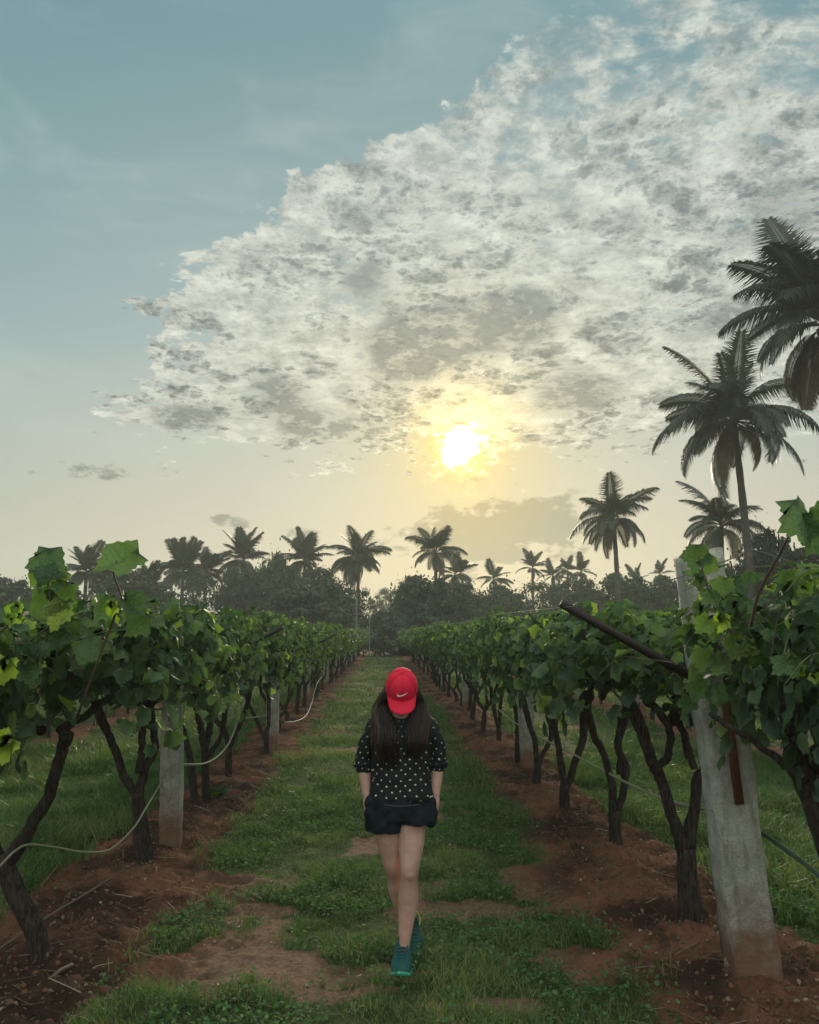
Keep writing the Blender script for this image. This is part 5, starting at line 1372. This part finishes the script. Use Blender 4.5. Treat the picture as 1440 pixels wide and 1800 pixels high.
th_a = np.where(th_a - ref > pi, th_a - 2 * pi, np.where(th_a - ref < -pi, th_a + 2 * pi, th_a))
th_t = np.arctan2(vc[:, 0], -(vc[:, 1])); rt = np.arctan2(fcx[:, 0], -(fcx[:, 1]))
th_t = np.where(th_t - rt > pi, th_t - 2 * pi, np.where(th_t - rt < -pi, th_t + 2 * pi, th_t))
U = np.where(arm_, th_a * .055 + sg * 1.013, th_t * .135); Vv = vc[:, 2] + np.where(arm_, .01, 0)
uvl = me.uv_layers.new(name='cloth'); uvl.data.foreach_set('uv', np.stack([U, Vv], 1).ravel().astype(np.float32))
# rolled cuffs with a pale edge, hem seam
for EL, s_ in ((ELL, -1), (ELR, 1)):
    mb = MB(); a = np.linspace(0, 2 * pi, 21)
    C = np.stack([EL[0] + s_ * .002 + .051 * np.cos(a), EL[1] - .004 + .050 * np.sin(a), np.full(21, EL[2] - .008) + .006 * np.cos(a)], 1)
    mb.tube(C, .0075, sides=8, cap=False); mb.build('cuff', M['shorts'], person, True)
# waist drawstring line seen under the hem
mb = MB(); a = np.linspace(-2.15, -.99, 16)
mb.tube(np.stack([.002 + .176 * np.cos(a) * 1.0, .122 * np.sin(a) - .002, .852 - .010 * np.cos((a + 1.57) * 1.6)], 1), .0015, sides=6); mb.build('waist_cord', M['wire'], person, True)

# shorts
sh = MB()
loft(sh, [(.0, .008, .755, .170, .115), (.0, .008, .80, .180, .122), (.0, .008, .85, .182, .120), (.0, .006, .895, .168, .110)], 28)
loft(sh, [(-.086, .016, .690, .106, .108), (-.088, .012, .73, .106, .110), (-.090, .01, .80, .096, .108)], 24, 2.2)
loft(sh, [(.086, -.005, .735, .098, .104), (.090, .0, .77, .104, .108), (.092, .01, .82, .096, .108)], 24, 2.2)
for s_, WR in ((-1, WRL), (1, WRR)):      # cloth pushed out by the hands in the pockets
    ell(sh, (s_ * .158, -.030, .790), (.042, .055, .080)); ell(sh, (s_ * .162, -.020, .835), (.040, .060, .045))
def sh_disp(c_):
    x, y, z = c_[:, 0], c_[:, 1], c_[:, 2]
    return (fbm(x * 17 + 3, z * 10 + y * 13, 15, 3) - .5) * .026 + np.sin((z + np.abs(x) * .8) * 95) * .0018
fuse(sh, 'shorts', M['shorts'], .0052, person, 3, sh_disp)
for s_ in (-1, 1):                        # pocket edges
    mb = MB(); mb.tube(spline([(s_ * .130, -.112, .872), (s_ * .165, -.098, .856), (s_ * .180, -.078, .846), (s_ * .188, -.050, .842)], 14), .004, sides=6); mb.build('pocket_edge', M['shorts'], person, True)

# cap: crown, brim, button, seams and the white tick mark on the front
crown = MB(); rings = []; nU, nVv = 32, 14; V_ = []
for k in range(nVv + 1):
    ph = k / nVv * pi / 2
    for q_ in range(nU):
        a = 2 * pi * q_ / nU; rx, ry, rz = .090, .104, .112
        fr = 1.0 + .05 * max(0, -sin(a)) * sin(ph * 2)
        V_.append(hp((rx * cos(ph) ** .82 * cos(a), .010 + ry * cos(ph) ** .82 * sin(a) * fr, .030 + rz * sin(ph))))
i, j = np.meshgrid(np.arange(nVv), np.arange(nU), indexing='ij'); j2 = (j + 1) % nU
crown.add(np.array(V_), np.stack([i * nU + j, i * nU + j2, (i + 1) * nU + j2, (i + 1) * nU + j], -1).reshape(-1, 4))
cap = crown.build('cap', M['cap'], person, True)
def cap_pt(a, ph, off=0.0):
    f = 1 + off / .1; fr = 1.0 + .05 * max(0, -sin(a)) * sin(ph * 2)
    return hp((.090 * f * cos(ph) ** .82 * cos(a), .010 + .104 * f * cos(ph) ** .82 * sin(a) * fr, .030 + .112 * f * sin(ph)))
V_ = []; nb, nr = 22, 7
for lay in (0, 1):
    for r_ in range(nr):
        for q_ in range(nb):
            t_ = q_ / (nb - 1) * 2 - 1; f = r_ / (nr - 1)
            ang = -pi / 2 + t_ * 1.12
            x = .0905 * cos(ang) ; y0 = .010 + .103 * sin(ang)
            ext = .074 * (1 - abs(t_) ** 4.5) ** .5 if abs(t_) < 1 else 0
            x2 = x * (1 - .03 * f); y2 = y0 - ext * f
            zc = .031 - .35 * x * x * 6 * (.3 + .7 * f) * .6 - .020 * f - .003 * lay
            V_.append(hp((x2, y2, zc)))
def gidx(l, r_, q_): return l * nr * nb + r_ * nb + q_
Qs = []
for r_ in range(nr - 1):
    for q_ in range(nb - 1):
        Qs.append([gidx(0, r_, q_), gidx(0, r_, q_ + 1), gidx(0, r_ + 1, q_ + 1), gidx(0, r_ + 1, q_)])
        Qs.append([gidx(1, r_, q_), gidx(1, r_ + 1, q_), gidx(1, r_ + 1, q_ + 1), gidx(1, r_, q_ + 1)])
for q_ in range(nb - 1): Qs.append([gidx(0, nr - 1, q_), gidx(0, nr - 1, q_ + 1), gidx(1, nr - 1, q_ + 1), gidx(1, nr - 1, q_)])
MB().add(np.array(V_), Qs).build('brim', M['cap'], cap, True)
mb = MB()
for k in range(6):
    a = pi / 6 + k * pi / 3
    mb.tube(np.array([cap_pt(a, ph, .0008) for ph in np.linspace(0, pi / 2, 14)]), .0011, sides=5)
mb.build('seam', M['cap_dark'], cap, True)
mb = MB(); ell(mb, cap_pt(0, pi / 2, .002), (.008, .008, .004), RH); mb.build('button', M['cap'], cap, True)
# tick emblem: thick rounded start at the left, long thin sweep up to the right
up_e = [(-1.0, .10), (-.86, -.06), (-.66, -.16), (-.40, -.12), (.0, .04), (.5, .25), (1.05, .48)]
lo_e = [(-.93, .46), (-1.02, .28), (-1.0, .10)]
poly_u = spline([(-.80, .52), (-.93, .22), (-.80, .06), (-.60, .035), (-.25, .10), (.35, .29), (1.05, .50)], 22)
poly_l = spline([(-.80, .52), (-1.02, .20), (-.98, -.12), (-.74, -.24), (-.35, -.16), (.30, .13), (1.05, .50)], 22)
V_ = []
for lay, off in ((0, .0035), (1, .0012)):
    for P_ in (poly_u, poly_l):
        for x, y in P_: V_.append(cap_pt(-pi / 2 + .02 + x * .335, .36 + y * .30 * 1.0, off))
Qs = []
for k in range(21): Qs.append([k, k + 1, 22 + k + 1, 22 + k]); Qs.append([k, 44 + k, 44 + k + 1, k + 1]); Qs.append([22 + k, 22 + k + 1, 66 + k + 1, 66 + k])
MB().add(np.array(V_), Qs).build('tick_emblem', M['white'], cap, False)

# hair: long loose strands from under the cap, falling in front of both shoulders
g = random.Random(5); hb = MB()
def strand(P_, r0, tint, sides=4, n=16):
    C = spline(P_, n); k_ = g.uniform(7, 13); ph = g.uniform(0, 6)
    tt = np.linspace(0, 1, n); amp = g.uniform(.004, .014)
    C = C + np.stack([np.sin(tt * k_ + ph) * amp * tt, np.cos(tt * k_ * .8 + ph) * amp * tt, 0 * tt], 1)
    r_ = r0 * (1 - .75 * tt ** 3); V, Q, T = tube(C, r_, sides=sides); hb.add(V, Q, T, tint)
for s_ in (-1, 1):
    for k in range(330):
        a = g.uniform(-.95, 1.2)                       # around the side of the head, front to back
        st = hp((s_ * .082 * cos(a), .015 + .09 * sin(a), .035))
        u_r = g.random()
        outw = .120 + .045 * u_r if s_ < 0 else .105 + .045 * u_r
        ln_ = (1.055 if s_ < 0 else 1.10) + g.uniform(-.03, .12) + .12 * g.random() ** 3
        front = -.125 - .018 * g.random()
        depth_ = front if g.random() < .82 else .06
        xin = g.uniform(.022, outw)
        P_ = [tuple(st), (s_ * (.070 + .35 * xin * .8 + .022 * g.random()), -.045 + .03 * g.random() + .03 * a, 1.385), (s_ * (.045 + .75 * xin), (-.085 if depth_ < 0 else .05) + g.uniform(-.01, .01), 1.31),
              (s_ * (xin * .92 + .012), depth_ * .95, 1.235), (s_ * (xin + .003), depth_ - .006, 1.16), (s_ * (xin * .95), depth_ + .004, ln_)]
        edge_ = xin > .11  # outer strands tinted browner, the backlit edge put into their colour
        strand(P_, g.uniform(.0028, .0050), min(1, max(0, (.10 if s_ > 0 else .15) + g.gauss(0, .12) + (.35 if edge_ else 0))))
for k in range(130):                                   # back of the head
    a = g.uniform(.2, pi - .2); st = hp((.082 * cos(a), .015 + .09 * sin(a), .03))
    strand([tuple(st), (.10 * cos(a), .06, 1.36), (.10 * cos(a), .085, 1.26), (.10 * cos(a), .115, 1.12 + g.uniform(-.05, .05))], .005, .25 + g.gauss(0, .1))
for k in range(80):                                    # flyaways, given a pale tint in place of backlight
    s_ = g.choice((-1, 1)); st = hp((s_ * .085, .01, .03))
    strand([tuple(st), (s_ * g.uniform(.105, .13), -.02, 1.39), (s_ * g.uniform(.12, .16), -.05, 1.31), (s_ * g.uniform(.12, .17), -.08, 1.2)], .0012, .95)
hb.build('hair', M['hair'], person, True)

# shoes
def shoe(anchor, yaw, pitch, label=None):
    """running shoe, toe along -y, built at its own origin under the ankle"""
    Mx = Matrix.Rotation(yaw, 4, 'Z') @ Matrix.Rotation(pitch, 4, 'X')
    u = MB()
    V_ = []; secs = [(.078, .026, .085, .020), (.064, .038, .118, .02), (.030, .044, .122, .02), (.0, .045, .118, .02), (-.03, .045, .104, .02), (-.07, .048, .082, .018), (-.11, .050, .064, .014), (-.145, .043, .048, .012), (-.168, .026, .030, .014)]
    S = spline(secs, 26); n = 20
    for y, w, top, bot in S:
        for q_ in range(n):
            a = 2 * pi * q_ / n; cx, sx_ = cos(a), sin(a)
            V_.append([math.copysign(abs(cx) ** .8, cx) * w * (1 - .22 * max(0, sx_)), y, bot + (top - bot) * (.5 + .5 * math.copysign(abs(sx_) ** .8, sx_))])
    k = len(S); V_ += [[0, S[0][0] + .004, .045], [0, S[-1][0] - .006, .024]]
    i, j = np.meshgrid(np.arange(k - 1), np.arange(n), indexing='ij'); j2 = (j + 1) % n
    js = np.arange(n)
    u.add(V_, np.stack([i * n + j, (i + 1) * n + j, (i + 1) * n + j2, i * n + j2], -1).reshape(-1, 4), np.vstack([np.stack([np.full(n, k * n), js, (js + 1) % n], -1), np.stack([np.full(n, k * n + 1), (k - 1) * n + (js + 1) % n, (k - 1) * n + js], -1)]))
    root = u.build('shoe', M['shoe'], person, True); root.matrix_local = Matrix.Translation(anchor) @ Mx
    if label: root['label'] = label
    so_ = MB(); V_ = []; SS = spline([(.086, .018), (.075, .034), (.03, .042), (-.03, .044), (-.08, .050), (-.12, .050), (-.155, .040), (-.176, .012)], 22)
    for lay, z in ((0, .0), (1, .009), (2, .018)):
        for y, w in SS: 
            rise = .022 * max(0, (-y - .11) / .066) ** 2
            ww = w + (.003 if lay == 1 else 0)
            V_ += [[-ww, y, z + rise + (.006 if lay == 2 and y > .04 else 0)], [ww, y, z + rise + (.006 if lay == 2 and y > .04 else 0)]]
    m2 = len(SS) * 2; Qs = []
    for k_ in range(len(SS) - 1):
        q0 = 2 * k_
        Qs += [[q0, q0 + 2, q0 + 3, q0 + 1], [2 * m2 + q0, 2 * m2 + q0 + 1, 2 * m2 + q0 + 3, 2 * m2 + q0 + 2]]
        for l_ in (0, 1): Qs += [[l_ * m2 + q0, (l_ + 1) * m2 + q0, (l_ + 1) * m2 + q0 + 2, l_ * m2 + q0 + 2], [l_ * m2 + q0 + 1, l_ * m2 + q0 + 3, (l_ + 1) * m2 + q0 + 3, (l_ + 1) * m2 + q0 + 1]]
    for l_ in (0, 1):
        e = m2 - 2; Qs += [[l_ * m2, l_ * m2 + 1, (l_ + 1) * m2 + 1, (l_ + 1) * m2], [l_ * m2 + e, (l_ + 1) * m2 + e, (l_ + 1) * m2 + e + 1, l_ * m2 + e + 1]]
    so_.add(V_, Qs).build('sole', M['sole'], root, True)
    tg = MB(); ang = .5
    tg.add([[-.022, -.075, .084], [.022, -.075, .084], [.028, -.035, .112], [-.028, -.035, .112], [.018, -.030, .150], [-.018, -.030, .150], [0, -.028, .162]], [[0, 1, 2, 3], [3, 2, 4, 5]], [[5, 4, 6]])
    tg.build('tongue', M['shoe_dark'], root, True)
    for k_ in range(5):
        y = -.100 + .016 * k_; z = .070 + .0095 * k_
        mb = MB(); mb.tube(spline([(-.022, y, z + .001), (0, y - .004, z + .010), (.022, y + .004, z + .001)], 6), .0026, sides=5); mb.build('lace', M['lace'], root, True)
    return root
s1 = shoe((ANKF[0] + .000, ANKF[1] + .025, .002), R(-6), R(0))
s2 = shoe((ANKB[0] + .006, ANKB[1] + .005, .035), R(10), R(24))
s2.location.z = .052
for s_ in (s1, s2): s_.scale = (1.12, 1.08, 1.08)
mb = MB(); mb.tube(spline([(.040, .02, .045), (.058, .05, .04), (.060, .075, .065), (.045, .085, .09)], 12), .0028, sides=6); mb.build('heel_loop', M['lace_y'], s2, True)
mb = MB(); mb.add([[-.0475, -.07, .042], [-.0475, -.055, .042], [-.046, -.06, .060], [-.046, -.068, .060]], [[0, 1, 2, 3]]); mb.build('side_patch', M['white'], s1)
tag(person, 'woman in red cap, dotted black blouse and navy shorts walking with hands in pockets', 'person')
person.location.z = PZ
for c_ in [person]: c_.scale = (1, 1, 1)

# ================================================================== light evening haze between the rows and the far trees
hm, N, out = new_mat('evening_haze')
pv = N.new('ShaderNodeVolumePrincipled')
pv.inputs['Color'].default_value = (.86, .92, .86, 1)
pv.inputs['Density'].default_value = 0.0012
pv.inputs['Anisotropy'].default_value = 0.25
N.l.new(pv.outputs[0], out.inputs['Volume'])
mb = MB(); mb.box((0, 130, 10.0), (800, 760, 22.6)); hz_ = mb.build('haze', hm); tag(hz_, 'thin pale evening haze', 'haze', kind='stuff')
